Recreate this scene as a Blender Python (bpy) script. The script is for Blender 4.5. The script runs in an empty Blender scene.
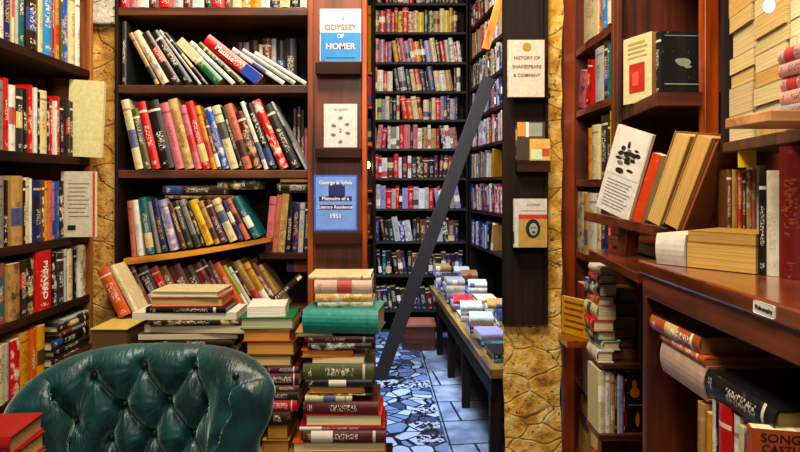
import bpy, bmesh, math, random
from mathutils import Matrix, Vector
random.seed(11)
R = math.radians
F = 620.0; CZ = 1.45; HX = 400.0; HY = 185.0
SC = bpy.context.scene
COL = SC.collection

def X(px, Y): return (px - HX) / F * Y
def Z(py, Y): return CZ + (HY - py) / F * Y
def P(px, py, Y): return Vector((X(px, Y), Y, Z(py, Y)))

# ------------------------------------------------------------------ materials
def lin(h):
    h = h.lstrip('#'); out = []
    for i in (0, 2, 4):
        c = int(h[i:i+2], 16) / 255
        out.append(c / 12.92 if c <= .04045 else ((c + .055) / 1.055) ** 2.4)
    return (*out, 1)

MATS = {}
def base_mat(name):
    m = bpy.data.materials.new(name); m.use_nodes = True
    nt = m.node_tree; b = nt.nodes['Principled BSDF']
    return m, nt, b
def N(nt, typ, **kw):
    n = nt.nodes.new(typ)
    for k, v in kw.items():
        if k.startswith('i_'): n.inputs[k[2:].replace('_', ' ')].default_value = v
        else: setattr(n, k, v)
    return n
def ramp(nt, stops, interp='LINEAR'):
    r = nt.nodes.new('ShaderNodeValToRGB'); r.color_ramp.interpolation = interp
    e = r.color_ramp.elements
    while len(e) < len(stops): e.new(.5)
    for el, (p, c) in zip(e, stops): el.position = p; el.color = c
    return r
def mth(nt, op, a, b=None, c=None):
    n = nt.nodes.new('ShaderNodeMath'); n.operation = op
    for i, v in enumerate((a, b, c)):
        if v is None: continue
        if isinstance(v, (int, float)): n.inputs[i].default_value = v
        else: nt.links.new(v, n.inputs[i])
    return n.outputs[0]
def mixc(nt, fac, a, b):
    n = nt.nodes.new('ShaderNodeMix'); n.data_type = 'RGBA'
    for s, v in ((0, fac), (6, a), (7, b)):
        if hasattr(v, 'links'): nt.links.new(v, n.inputs[s])
        else: n.inputs[s].default_value = v
    return n.outputs[2]

def cover_mat(hexc, mark='#e8dfc8', rough=.38, amount=.5):
    key = ('cover', hexc, mark, amount)
    if key in MATS: return MATS[key]
    m, nt, b = base_mat('book_cover_' + hexc.strip('#'))
    uv = N(nt, 'ShaderNodeUVMap'); sep = N(nt, 'ShaderNodeSeparateXYZ'); nt.links.new(uv.outputs[0], sep.inputs[0])
    u, v = sep.outputs[0], sep.outputs[1]
    oi = N(nt, 'ShaderNodeObjectInfo'); ge = N(nt, 'ShaderNodeNewGeometry'); rnd = mth(nt, 'FRACT', mth(nt, 'ADD', oi.outputs['Random'], mth(nt, 'MULTIPLY', ge.outputs['Random Per Island'], 5.37)))
    cx = N(nt, 'ShaderNodeCombineXYZ')
    nt.links.new(mth(nt, 'MULTIPLY', u, 6), cx.inputs[0]); nt.links.new(mth(nt, 'MULTIPLY', v, 62), cx.inputs[1])
    nt.links.new(mth(nt, 'MULTIPLY', rnd, 97), cx.inputs[2])
    nz = N(nt, 'ShaderNodeTexNoise'); nz.inputs['Scale'].default_value = 1; nz.inputs['Detail'].default_value = 1
    nt.links.new(cx.outputs[0], nz.inputs['Vector'])
    letters = mth(nt, 'GREATER_THAN', nz.outputs[0], .54)
    # title block in the middle of the spine, small block at the foot; both shift per book
    lo = mth(nt, 'ADD', .22, mth(nt, 'MULTIPLY', rnd, .2)); hi = mth(nt, 'ADD', lo, mth(nt, 'ADD', .25, mth(nt, 'MULTIPLY', mth(nt, 'FRACT', mth(nt, 'MULTIPLY', rnd, 7.3)), .25)))
    inb = mth(nt, 'MULTIPLY', mth(nt, 'GREATER_THAN', v, lo), mth(nt, 'LESS_THAN', v, hi))
    foot = mth(nt, 'MULTIPLY', mth(nt, 'GREATER_THAN', v, .06), mth(nt, 'LESS_THAN', v, .12))
    blk = mth(nt, 'MINIMUM', 1, mth(nt, 'ADD', inb, foot))
    side = mth(nt, 'MULTIPLY', mth(nt, 'GREATER_THAN', u, .24), mth(nt, 'LESS_THAN', u, .76))
    f = mth(nt, 'MULTIPLY', mth(nt, 'MULTIPLY', blk, side), letters)
    # narrow band near the head on some books
    r2 = mth(nt, 'FRACT', mth(nt, 'MULTIPLY', rnd, 13.7))
    band = mth(nt, 'MULTIPLY', mth(nt, 'MULTIPLY', mth(nt, 'GREATER_THAN', v, .84), mth(nt, 'LESS_THAN', v, .875)), mth(nt, 'GREATER_THAN', r2, .55))
    f = mth(nt, 'MULTIPLY', mth(nt, 'MAXIMUM', f, band), min(1.0, amount * 1.3))
    wear = N(nt, 'ShaderNodeTexNoise'); wear.inputs['Scale'].default_value = 75; wear.inputs['Detail'].default_value = 4
    tc = N(nt, 'ShaderNodeTexCoord'); nt.links.new(tc.outputs['Object'], wear.inputs['Vector'])
    c = lin(hexc); d = tuple(x * .5 for x in c[:3]) + (1,)
    bc = mixc(nt, wear.outputs[0], d, c)
    wr = ramp(nt, [(.66, (0, 0, 0, 1)), (.8, (1, 1, 1, 1))]); nt.links.new(wear.outputs[0], wr.inputs[0])
    bc = mixc(nt, mth(nt, 'MULTIPLY', wr.outputs[0], .5), bc, tuple(min(1, x * .5 + .35) for x in c[:3]) + (1,))
    # some jackets carry a block of another colour across the spine
    if amount > .35:
        r3 = mth(nt, 'FRACT', mth(nt, 'MULTIPLY', rnd, 31.9)); r4 = mth(nt, 'FRACT', mth(nt, 'MULTIPLY', rnd, 53.3))
        pb = mth(nt, 'MULTIPLY', r4, .55); pt = mth(nt, 'ADD', pb, .26)
        onsp = mth(nt, 'GREATER_THAN', u, 0)
        pf = mth(nt, 'MULTIPLY', mth(nt, 'MULTIPLY', mth(nt, 'GREATER_THAN', v, pb), mth(nt, 'LESS_THAN', v, pt)), mth(nt, 'MULTIPLY', onsp, mth(nt, 'GREATER_THAN', r3, .66)))
        pr_ = ramp(nt, [(0, lin('#1a1413')), (.25, lin('#e4dccb')), (.5, lin('#b01a1a')), (.68, lin('#c8b070')), (.84, lin('#23407c'))], 'CONSTANT')
        nt.links.new(mth(nt, 'FRACT', mth(nt, 'MULTIPLY', rnd, 71.7)), pr_.inputs[0])
        bc = mixc(nt, mth(nt, 'MULTIPLY', pf, .9), bc, pr_.outputs[0])
        mo = N(nt, 'ShaderNodeTexNoise'); mo.inputs['Scale'].default_value = 38; mo.inputs['Detail'].default_value = 2; nt.links.new(tc.outputs['Object'], mo.inputs['Vector'])
        mr = ramp(nt, [(.5, (0, 0, 0, 1)), (.62, (1, 1, 1, 1))]); nt.links.new(mo.outputs[0], mr.inputs[0])
        art = mth(nt, 'MULTIPLY', mth(nt, 'MULTIPLY', mr.outputs[0], onsp), mth(nt, 'MULTIPLY', mth(nt, 'LESS_THAN', r3, .22), .75))
        bc = mixc(nt, art, bc, pr_.outputs[0])
    bc = mixc(nt, f, bc, lin(mark))
    nt.links.new(bc, b.inputs['Base Color']); b.inputs['Roughness'].default_value = rough
    MATS[key] = m; return m

def page_mat(hexc='#d9c494'):
    key = ('page', hexc)
    if key in MATS: return MATS[key]
    m, nt, b = base_mat('paper_pages_' + hexc.strip('#'))
    tc = N(nt, 'ShaderNodeTexCoord'); mp = N(nt, 'ShaderNodeMapping'); mp.inputs['Scale'].default_value = (700, 4, 4)
    nt.links.new(tc.outputs['Object'], mp.inputs[0])
    nz = N(nt, 'ShaderNodeTexNoise'); nz.inputs['Scale'].default_value = 1; nz.inputs['Detail'].default_value = 3
    nt.links.new(mp.outputs[0], nz.inputs['Vector'])
    c = lin(hexc); r = ramp(nt, [(.3, tuple(x * .5 for x in c[:3]) + (1,)), (.55, c)])
    nt.links.new(nz.outputs[0], r.inputs[0]); nt.links.new(r.outputs[0], b.inputs['Base Color'])
    b.inputs['Roughness'].default_value = .8
    MATS[key] = m; return m

def plain_mat(name, hexc, rough=.6, metal=0, emit=0, coat=0):
    key = ('plain', name, hexc)
    if key in MATS: return MATS[key]
    m, nt, b = base_mat(name)
    nz = N(nt, 'ShaderNodeTexNoise'); nz.inputs['Scale'].default_value = 30; nz.inputs['Detail'].default_value = 3
    tc = N(nt, 'ShaderNodeTexCoord'); nt.links.new(tc.outputs['Object'], nz.inputs['Vector'])
    c = lin(hexc); r = ramp(nt, [(.3, tuple(x * .8 for x in c[:3]) + (1,)), (.6, c)])
    nt.links.new(nz.outputs[0], r.inputs[0]); nt.links.new(r.outputs[0], b.inputs['Base Color'])
    b.inputs['Roughness'].default_value = rough; b.inputs['Metallic'].default_value = metal
    if emit: b.inputs['Emission Color'].default_value = c; b.inputs['Emission Strength'].default_value = emit
    if coat: b.inputs['Coat Weight'].default_value = coat; b.inputs['Coat Roughness'].default_value = .04
    MATS[key] = m; return m

def wood_mat(name, dark, light, axis='Z', rough=.45, coat=.15, scale=1):
    key = ('wood', name)
    if key in MATS: return MATS[key]
    m, nt, b = base_mat(name)
    tc = N(nt, 'ShaderNodeTexCoord'); mp = N(nt, 'ShaderNodeMapping')
    s = {'X': (1.5, 28, 28), 'Y': (28, 1.5, 28), 'Z': (28, 28, 1.5)}[axis]
    mp.inputs['Scale'].default_value = tuple(x * scale for x in s)
    nt.links.new(tc.outputs['Object'], mp.inputs[0])
    n1 = N(nt, 'ShaderNodeTexNoise'); n1.inputs['Scale'].default_value = 1; n1.inputs['Detail'].default_value = 6; n1.inputs['Distortion'].default_value = .6
    nt.links.new(mp.outputs[0], n1.inputs['Vector'])
    n2 = N(nt, 'ShaderNodeTexNoise'); n2.inputs['Scale'].default_value = 5; n2.inputs['Detail'].default_value = 4
    nt.links.new(tc.outputs['Object'], n2.inputs['Vector'])
    f = mth(nt, 'ADD', mth(nt, 'MULTIPLY', n1.outputs[0], .65), mth(nt, 'MULTIPLY', n2.outputs[0], .35))
    r = ramp(nt, [(.36, lin(dark)), (.62, lin(light))]); nt.links.new(f, r.inputs[0])
    nt.links.new(r.outputs[0], b.inputs['Base Color'])
    bp = N(nt, 'ShaderNodeBump'); bp.inputs['Strength'].default_value = .25; bp.inputs['Distance'].default_value = .003
    nt.links.new(n1.outputs[0], bp.inputs['Height']); nt.links.new(bp.outputs[0], b.inputs['Normal'])
    b.inputs['Roughness'].default_value = rough; b.inputs['Coat Weight'].default_value = coat; b.inputs['Coat Roughness'].default_value = .2
    MATS[key] = m; return m

def stone_mat(name, c0, c1, c2):
    m, nt, b = base_mat(name)
    tc = N(nt, 'ShaderNodeTexCoord')
    n1 = N(nt, 'ShaderNodeTexNoise'); n1.inputs['Scale'].default_value = 16; n1.inputs['Detail'].default_value = 8; n1.inputs['Roughness'].default_value = .65
    nt.links.new(tc.outputs['Object'], n1.inputs['Vector'])
    r = ramp(nt, [(.3, lin(c0)), (.47, lin(c1)), (.68, lin(c2))]); nt.links.new(n1.outputs[0], r.inputs[0])
    mp = N(nt, 'ShaderNodeMapping'); mp.inputs['Scale'].default_value = (6.5, 6.5, 10)
    dist = N(nt, 'ShaderNodeTexNoise'); dist.inputs['Scale'].default_value = 5
    nt.links.new(tc.outputs['Object'], dist.inputs['Vector'])
    ad = N(nt, 'ShaderNodeVectorMath'); ad.operation = 'MULTIPLY_ADD'; ad.inputs[1].default_value = (.12, .12, .12)
    nt.links.new(dist.outputs['Color'], ad.inputs[0]); nt.links.new(tc.outputs['Object'], ad.inputs[2])
    nt.links.new(ad.outputs[0], mp.inputs[0])
    vo = N(nt, 'ShaderNodeTexVoronoi'); vo.feature = 'DISTANCE_TO_EDGE'; vo.inputs['Scale'].default_value = 1
    nt.links.new(mp.outputs[0], vo.inputs['Vector'])
    jr = ramp(nt, [(.0, (.6, .6, .6, 1)), (.04, (1, 1, 1, 1))]); nt.links.new(vo.outputs[0], jr.inputs[0])
    c = mixc(nt, jr.outputs[0], lin('#6a4418'), r.outputs[0])
    pits = N(nt, 'ShaderNodeTexNoise'); pits.inputs['Scale'].default_value = 55; pits.inputs['Detail'].default_value = 3
    nt.links.new(tc.outputs['Object'], pits.inputs['Vector'])
    pr = ramp(nt, [(.29, (.2, .2, .2, 1)), (.36, (1, 1, 1, 1))]); nt.links.new(pits.outputs[0], pr.inputs[0])
    c = mixc(nt, pr.outputs[0], lin('#3a2710'), c)
    nt.links.new(c, b.inputs['Base Color']); b.inputs['Roughness'].default_value = .85
    h = mth(nt, 'ADD', mth(nt, 'MULTIPLY', jr.outputs[0], .6), mth(nt, 'ADD', n1.outputs[0], mth(nt, 'MULTIPLY', pr.outputs[0], .4)))
    bp = N(nt, 'ShaderNodeBump'); bp.inputs['Strength'].default_value = .9; bp.inputs['Distance'].default_value = .02
    nt.links.new(h, bp.inputs['Height']); nt.links.new(bp.outputs[0], b.inputs['Normal'])
    return m

C = dict(red='#cc0f12', crimson='#a50d22', maroon='#5e0f10', pink='#cf6a78', salmon='#c56a4c', orange='#d8590f', amber='#d9920f',
         yellow='#e2c312', cream='#e0d0a0', white='#e8e3da', tan='#bb8d4d', brown='#6b3c17', umber='#2c170c', black='#0d0b0c',
         charcoal='#2b2826', grey='#8a8580', silver='#b5b5b8', blue='#1a55b8', navy='#15205e', teal='#0f6068', green='#0d6b3a',
         olive='#55561f', lavender='#9a90c0', lime='#a8c43a', skyblue='#2f8fd0', indigo='#2b2a88')
C = {k: v for k, v in C.items()}
ADJ = dict(cream='cream', white='white', umber='dark brown', navy='navy blue', skyblue='sky blue', silver='pale grey', lime='lime green',
           amber='amber yellow', indigo='violet blue', charcoal='charcoal grey', teal='teal green', olive='olive green')
LIGHTC = {'cream', 'white', 'yellow', 'silver', 'tan', 'lavender', 'amber', 'pink', 'lime', 'grey', 'salmon'}
def cm(col):
    mark = '#2a1a14' if col in LIGHTC else ('#efe6d2' if (hash_(col) % 3) else '#e0b84a')
    return cover_mat(C[col], mark)
def hash_(s): return sum(ord(c) * (i + 3) for i, c in enumerate(s))

WR = wood_mat('red_brown_wood', '#1e0703', '#6a260c', 'Z')
WRX = wood_mat('red_brown_board', '#1c0b06', '#64290c', 'X')
WRY = wood_mat('red_brown_counter', '#280d04', '#843a0e', 'Y', rough=.2, coat=.8)
WO = wood_mat('orange_wood', '#641d03', '#c4520c', 'Z', rough=.35)
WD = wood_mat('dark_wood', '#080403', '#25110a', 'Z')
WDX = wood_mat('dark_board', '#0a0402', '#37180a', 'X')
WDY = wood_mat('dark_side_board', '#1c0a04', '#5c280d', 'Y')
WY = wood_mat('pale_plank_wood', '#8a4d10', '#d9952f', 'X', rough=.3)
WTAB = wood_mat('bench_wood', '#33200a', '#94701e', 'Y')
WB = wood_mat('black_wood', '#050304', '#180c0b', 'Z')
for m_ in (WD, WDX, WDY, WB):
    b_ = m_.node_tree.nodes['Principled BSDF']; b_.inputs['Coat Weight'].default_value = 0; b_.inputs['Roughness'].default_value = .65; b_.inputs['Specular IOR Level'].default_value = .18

# ------------------------------------------------------------------ objects
def tag(o, label=None, cat=None, group=None, kind=None):
    if label: o['label'] = label
    if cat: o['category'] = cat
    if group: o['group'] = group
    if kind: o['kind'] = kind
    return o
def empty(name, loc=(0, 0, 0), label=None, cat=None, group=None, mat=None):
    o = bpy.data.objects.new(name, None); COL.objects.link(o); o.empty_display_size = .05
    o.matrix_world = mat if mat is not None else Matrix.Translation(loc)
    return tag(o, label, cat, group)
def link(name, bm, mats, parent=None, smooth=False, recalc=True):
    if recalc: bmesh.ops.recalc_face_normals(bm, faces=bm.faces)
    me = bpy.data.meshes.new(name); bm.to_mesh(me); bm.free()
    if not isinstance(mats, (list, tuple)): mats = [mats]
    for m in mats: me.materials.append(m)
    if smooth:
        for p in me.polygons: p.use_smooth = True
    o = bpy.data.objects.new(name, me); COL.objects.link(o)
    if parent: o.parent = parent
    return o
def bx(bm, x0, x1, y0, y1, z0, z1, M=None, mi=0, bev=0):
    vs = [Vector((x, y, z)) for z in (z0, z1) for x, y in ((x0, y0), (x1, y0), (x1, y1), (x0, y1))]
    b2 = bmesh.new(); vv = [b2.verts.new(v) for v in vs]
    for f in ((3, 2, 1, 0), (4, 5, 6, 7), (0, 1, 5, 4), (1, 2, 6, 5), (2, 3, 7, 6), (3, 0, 4, 7)): b2.faces.new([vv[i] for i in f])
    if bev: bmesh.ops.bevel(b2, geom=b2.edges[:], offset=bev, segments=2, affect='EDGES', profile=.5)
    if M is not None: bmesh.ops.transform(b2, matrix=M, verts=b2.verts)
    for f in b2.faces: f.material_index = mi
    me = bpy.data.meshes.new('t'); b2.to_mesh(me); b2.free(); bm.from_mesh(me); bpy.data.meshes.remove(me)
def box(name, x0, x1, y0, y1, z0, z1, mat, parent=None, M=None, bev=.002):
    bm = bmesh.new(); bx(bm, x0, x1, y0, y1, z0, z1, M, 0, bev)
    return link(name, bm, mat, parent)
def boxb(name, a, b, w, d, mat, parent=None, up=Vector((0, 0, 1))):
    """square bar from a to b"""
    a = Vector(a); b = Vector(b); L = (b - a).length; z = (b - a).normalized()
    y = Vector((0, 1, 0)); x = y.cross(z).normalized(); y = z.cross(x)
    M = Matrix((x, y, z)).transposed().to_4x4(); M.translation = a
    return box(name, -w/2, w/2, -d/2, d/2, 0, L, mat, parent, M)
def frame(O, D, up=Vector((0, 0, 1))):
    """row frame: x = left to right as seen, y = into the shelf, z = up"""
    D = Vector(D).normalized(); Yv = up.cross(D).normalized(); Zv = D.cross(Yv)
    M = Matrix((D, Yv, Zv)).transposed().to_4x4(); M.translation = Vector(O); return M

# ------------------------------------------------------------------ books
BOOKS = []      # registry for labels: dict(root, row, col, kind, extra)
def book_cover_bm(bm, t, h, d, hard, M=None, round_=True):
    uvl = bm.loops.layers.uv.verify()
    bt = .0026 if hard else .0009
    n = 6
    bul = min(t * .16, .006) if round_ else 0
    if hard and .064 < t < .07: bul = .013
    outer = []
    for i in range(n + 1):
        u = i / n; outer.append((t * u, -bul * math.sin(math.pi * u), u))
    inner = []
    for i in range(n + 1):
        u = i / n; inner.append((bt + (t - 2 * bt) * u, bt - bul * math.sin(math.pi * u)))
    prof = [(0, d)] + [(a, b) for a, b, _ in outer] + [(t, d), (t - bt, d)] + [(a, b) for a, b in reversed(inner)] + [(bt, d)]
    T = (lambda v: (M @ Vector(v))) if M is not None else Vector
    lo = [bm.verts.new(T((x, y, 0))) for x, y in prof]; hi = [bm.verts.new(T((x, y, h))) for x, y in prof]
    k = len(prof)
    for i in range(k):
        j = (i + 1) % k
        f = bm.faces.new((lo[i], lo[j], hi[j], hi[i]))
        sp = 1 <= i <= n
        for l, (uu, vv) in zip(f.loops, (((i - 1) / n, 0), (i / n, 0), (i / n, 1), ((i - 1) / n, 1))):
            l[uvl].uv = (uu, vv) if sp else (-1, -1)
    # end caps as quad strips between outer and inner outline
    for ring, flip in ((lo, True), (hi, False)):
        for i in range(0, n + 2):
            a, b = ring[i], ring[i + 1]; c, d_ = ring[(k - 1 - i - 0) % k], ring[(k - 1 - i - 1) % k]
            try:
                f = bm.faces.new((a, b, d_, c) if not flip else (c, d_, b, a))
                for l in f.loops: l[uvl].uv = (-1, -1)
            except ValueError: pass
def pages_bm(bm, t, h, d, hard, M=None, mi=0):
    bt = .0028 if hard else .001; e = .004 if hard else .0004
    before = set(bm.faces)
    bx(bm, bt, t - bt, bt + .0004, d - e, e, h - e, M, mi)
    uvl = bm.loops.layers.uv.verify()
    for f in bm.faces:
        if f not in before:
            for l in f.loops: l[uvl].uv = (-1, -1)
def book(M, t, h, d, col, hard=None, row=None, parts=True, page='#d9c494', extra=None, cov=None, state='standing', label=None, group=None):
    """M: local frame: x thickness, y depth (spine at y=0), z height"""
    if hard is None: hard = random.random() < .55
    cmx = cov or cm(col)
    if parts:
        r = empty('book', mat=M)
        bm = bmesh.new(); book_cover_bm(bm, t, h, d, hard); link('cover', bm, cmx, r, recalc=True)
        bm = bmesh.new(); pages_bm(bm, t, h, d, hard); link('pages', bm, page_mat(page), r)
    else:
        bm = bmesh.new(); book_cover_bm(bm, t, h, d, hard); nf = len(bm.faces)
        pages_bm(bm, t, h, d, hard, mi=1)
        r = link('book', bm, [cmx, page_mat(page)]); r.matrix_world = M
    r['category'] = 'book'
    if label: r['label'] = label; 
    if group: r['group'] = group
    BOOKS.append(dict(root=r, row=row, col=col, t=t, h=h, hard=hard, extra=extra, state=state, label=label))
    return r

FAR = []        # deferred specs of the far shelves
def row(O, D, items, rowname, group, depth=.15, unit=1.0, slope=0.0, parts=True, far=False, jitter=.004, maxlen=None, page='#d9c494'):
    """items: (colour, thickness, length, lean[, dx]) in unit; lean>0 = top to the left"""
    base = frame(O, D); x = 0; prev = None; out = []
    for it in items:
        col, t, L, lean = it[:4]; t *= unit; L *= unit; th = R(lean)
        if len(it) > 4: x += it[4] * unit
        if prev is not None:
            pL, pth = prev; dl = math.tan(th) - math.tan(pth)
            if dl > 0: x += min(pL * math.cos(pth), L * math.cos(th)) * dl
        if maxlen and x + t / math.cos(th) > maxlen: break
        w = t / math.cos(th)
        dy = random.uniform(0, jitter); d = min(depth, L * .72)
        z = slope * x
        if th >= 0: piv = Matrix.Translation((x, dy, z)) @ Matrix.Rotation(-th, 4, 'Y')
        else: piv = Matrix.Translation((x + w, dy, z)) @ Matrix.Rotation(-th, 4, 'Y') @ Matrix.Translation((-t, 0, 0))
        M = base @ piv
        st = 'leaning left' if lean > 7 else ('leaning right' if lean < -7 else 'upright')
        if far: FAR.append(dict(M=M, t=t, h=L, d=d, col=col, row=rowname, state=st, group=group))
        else: book(M, t - .0006, L, d, col, row=rowname, parts=parts, state=st, group=group, page=page)
        x += w + .0004; prev = (L, th)
    return x

PAL = ['red', 'white', 'cream', 'black', 'navy', 'maroon', 'tan', 'grey', 'blue', 'brown', 'orange', 'charcoal', 'teal', 'pink', 'lavender', 'umber', 'silver', 'crimson', 'yellow', 'green']
def rnd_items(width, hmin, hmax, tmin=.012, tmax=.035, pal=PAL, lean=0, rng=random):
    x = 0; out = []; last = None; lean_ = lean
    while True:
        t = rng.uniform(tmin, tmax)
        if x + t > width - .002: break
        c = rng.choice(pal)
        while c == last: c = rng.choice(pal)
        last = c
        if rng.random() < .12: lean_ = rng.choice((0, 0, 7, 9, -6))
        out.append((c, t, rng.uniform(hmin, hmax), lean_)); x += t / math.cos(R(lean_)) + .0006 + (.022 if rng.random() < .06 else 0)
    return out

# flat-lying book: spine towards the viewer by default. c = centre-bottom of the spine edge
def flat(cx, yf, z, L, t, d, col, rot=0, tilt=0, row=None, spine='front', page='#d9c494', cov=None, hard=None, label=None, group=None, roll=0, extra=None):
    """book lying flat: spine length L along x, thickness t up, depth d away. rot about z (deg). spine: front/back/side"""
    Rz = Matrix.Rotation(R(rot), 4, 'Z'); Rx = Matrix.Rotation(R(roll), 4, 'Y')
    # local book frame: x thickness -> up ; z height -> +x ; y depth -> +y
    B = Matrix(((0, 0, 1, 0), (0, 1, 0, 0), (-1, 0, 0, 0), (0, 0, 0, 1)))   # columns: x->(0,0,-1), y->y, z->x
    if spine == 'front': S = Matrix.Translation((-L/2, 0, t))
    elif spine == 'back': S = Matrix.Translation((-L/2, 0, t)); S = Matrix.Rotation(math.pi, 4, 'Z') @ S; S = Matrix.Translation((0, d, 0)) @ S
    M = Matrix.Translation((cx, yf, z)) @ Rz @ Rx @ S @ B
    return book(M, t, L, d, col, hard=hard, row=row, page=page, cov=cov, state='lying flat', label=label, group=group, extra=extra)

# ------------------------------------------------------------------ the room
def struct(o): o['kind'] = 'structure'; return o
def floor_mat():
    m, nt, b = base_mat('grey_flagstones')
    tc = N(nt, 'ShaderNodeTexCoord')
    br = N(nt, 'ShaderNodeTexBrick'); br.inputs['Scale'].default_value = 1; br.inputs['Brick Width'].default_value = .42; br.inputs['Row Height'].default_value = .34
    br.inputs['Mortar Size'].default_value = .008; br.offset = .4
    br.inputs['Color1'].default_value = lin('#8e99ac'); br.inputs['Color2'].default_value = lin('#6e7c98'); br.inputs['Mortar'].default_value = lin('#1a2030')
    mp = N(nt, 'ShaderNodeMapping'); mp.inputs['Rotation'].default_value = (0, 0, R(-7)); nt.links.new(tc.outputs['Object'], mp.inputs[0]); nt.links.new(mp.outputs[0], br.inputs['Vector'])
    n = N(nt, 'ShaderNodeTexNoise'); n.inputs['Scale'].default_value = 7; n.inputs['Detail'].default_value = 7
    nt.links.new(tc.outputs['Object'], n.inputs['Vector'])
    r = ramp(nt, [(.35, (.25, .28, .36, 1)), (.62, (1, 1, 1, 1))]); nt.links.new(n.outputs[0], r.inputs[0])
    mx = N(nt, 'ShaderNodeMix'); mx.data_type = 'RGBA'; mx.blend_type = 'MULTIPLY'; mx.inputs[0].default_value = .8
    nt.links.new(br.outputs[0], mx.inputs[6]); nt.links.new(r.outputs[0], mx.inputs[7]); nt.links.new(mx.outputs[2], b.inputs['Base Color'])
    b.inputs['Roughness'].default_value = .38
    bp = N(nt, 'ShaderNodeBump'); bp.inputs['Strength'].default_value = .4; bp.inputs['Distance'].default_value = .01
    nt.links.new(n.outputs[0], bp.inputs['Height']); nt.links.new(bp.outputs[0], b.inputs['Normal'])
    return m
def mosaic_mat(name='broken_tile_mosaic', sc=10.0, cols=('#8e9ab4', '#5a6c92', '#2c3654'), edge=.045):
    m, nt, b = base_mat(name)
    tc = N(nt, 'ShaderNodeTexCoord')
    vo = N(nt, 'ShaderNodeTexVoronoi'); vo.feature = 'DISTANCE_TO_EDGE'; vo.inputs['Scale'].default_value = sc
    v2 = N(nt, 'ShaderNodeTexVoronoi'); v2.inputs['Scale'].default_value = sc
    for v in (vo, v2): nt.links.new(tc.outputs['Object'], v.inputs['Vector'])
    sp = N(nt, 'ShaderNodeSeparateColor'); nt.links.new(v2.outputs['Color'], sp.inputs[0])
    r = ramp(nt, [(0, lin(cols[0])), (.45, lin(cols[1])), (.8, lin(cols[2]))], 'CONSTANT'); nt.links.new(sp.outputs[0], r.inputs[0])
    j = ramp(nt, [(edge, (0, 0, 0, 1)), (edge + .03, (1, 1, 1, 1))]); nt.links.new(vo.outputs[0], j.inputs[0])
    c = mixc(nt, j.outputs[0], lin('#05060c'), r.outputs[0])
    nt.links.new(c, b.inputs['Base Color']); b.inputs['Roughness'].default_value = .3
    return m

struct(box('floor', -1.7, 1.9, -.6, 6.6, -.05, 0, floor_mat(), bev=0))
PL = plain_mat('old_plaster', '#8a6f48', .9); DKP = plain_mat('dark_plaster', '#2a1c12', .9)
struct(box('ceiling', -1.7, 1.9, -.6, 6.6, 3.6, 3.65, DKP, bev=0))
struct(box('wall_left', -1.7, -1.34, -.6, 6.6, 0, 3.6, DKP, bev=0))
struct(box('wall_right', 1.45, 1.9, -.6, 6.6, 0, 3.6, DKP, bev=0))
struct(box('wall_far', -1.34, 1.45, 6.3, 6.6, 0, 3.6, DKP, bev=0))
ST = stone_mat('ochre_rubble_stone', '#7a4a12', '#c08830', '#e0bd74')
struct(box('wall_middle', -1.34, -.34, 2.42, 2.62, 0, 3.6, ST, bev=0))
# rough stone return seen between the two left bookcases
def stone_block(name, x0, x1, y0, y1, z0, z1, mat, seg=.03, amp=.008, rs=3):
    bm = bmesh.new(); bx(bm, x0, x1, y0, y1, z0, z1)
    import mathutils
    n = max(2, int((z1 - z0) / seg))
    ed = [e for e in bm.edges if abs(e.verts[0].co.z - e.verts[1].co.z) > .5 * (z1 - z0)]
    bmesh.ops.subdivide_edges(bm, edges=ed, cuts=n, use_grid_fill=True)
    ed = [e for e in bm.edges if abs(e.verts[0].co.x - e.verts[1].co.x) > .5 * (x1 - x0)]
    bmesh.ops.subdivide_edges(bm, edges=ed, cuts=max(2, int((x1 - x0) / seg)), use_grid_fill=True)
    for v in bm.verts:
        if z0 + .001 < v.co.z < z1 - .001:
            nv = mathutils.noise.noise_vector(v.co * 9) * amp + mathutils.noise.noise_vector(v.co * 3.3 + Vector((rs, 0, 0))) * amp
            v.co += nv
    return link(name, bm, mat, smooth=False)
o = struct(stone_block('wall_stone_return', -1.335, -1.0, 2.19, 2.41, 0, 3.6, ST)); o.name = 'wall_back'
PG = stone_mat('grey_stone', '#7e6f5c', '#a39a8c', '#c9c2b2')
o = tag(box('stone_block', X(89, 2.16), X(117, 2.16), 2.155, 2.185, Z(24, 2.16), Z(-60, 2.16), PG, bev=.006),
        'pale grey dressed stone block high in the ochre wall between the left bookcases', 'stone')
STP = stone_mat('pale_rubble_stone', '#7e4e10', '#c8932e', '#e8cd88')
o = struct(stone_block('wall_pillar', .385, .60, 2.30, 2.62, 0, 3.6, STP, amp=.007, rs=8))
for v in o.data.vertices:
    if v.co.x < .45 and v.co.y > 2.45: v.co.x += .075

# mosaic strip and its dark border in the passage floor
def line_x(Y): return .163 + (5.6 - Y) * (.27 - .163) / (5.6 - 3.37)
bm = bmesh.new()
ys = [2.4, 6.0]
vs = [bm.verts.new(v) for v in ((-.6, 2.4, .004), (line_x(2.4), 2.4, .004), (line_x(6.0), 6.0, .004), (-.6, 6.0, .004))]
bm.faces.new(vs); r_ = bmesh.ops.extrude_face_region(bm, geom=bm.faces[:]); 
for g in r_['geom']:
    if isinstance(g, bmesh.types.BMVert): g.co.z = .0002
struct(link('floor_mosaic', bm, mosaic_mat()))
boxb('trim_1', (line_x(2.4) + .012, 2.4, .003), (line_x(6.0) + .012, 6.0, .003), .03, .006, plain_mat('black_border_tile', '#07070d', .4))['kind'] = 'structure'
MB2 = mosaic_mat('letter_band_mosaic', 60, ('#9aa4b8', '#0a0d18', '#05060c'), .03)
BLK = plain_mat('black_floor_tile', '#0a0c16', .4)
for k, Yb in enumerate((3.48, 3.68, 3.92)):
    o = box('trim_%d' % (k + 2), line_x(Yb) - .17, line_x(Yb) - .015, Yb, Yb + .1, .004, .0075, MB2, bev=0); struct(o)
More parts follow.
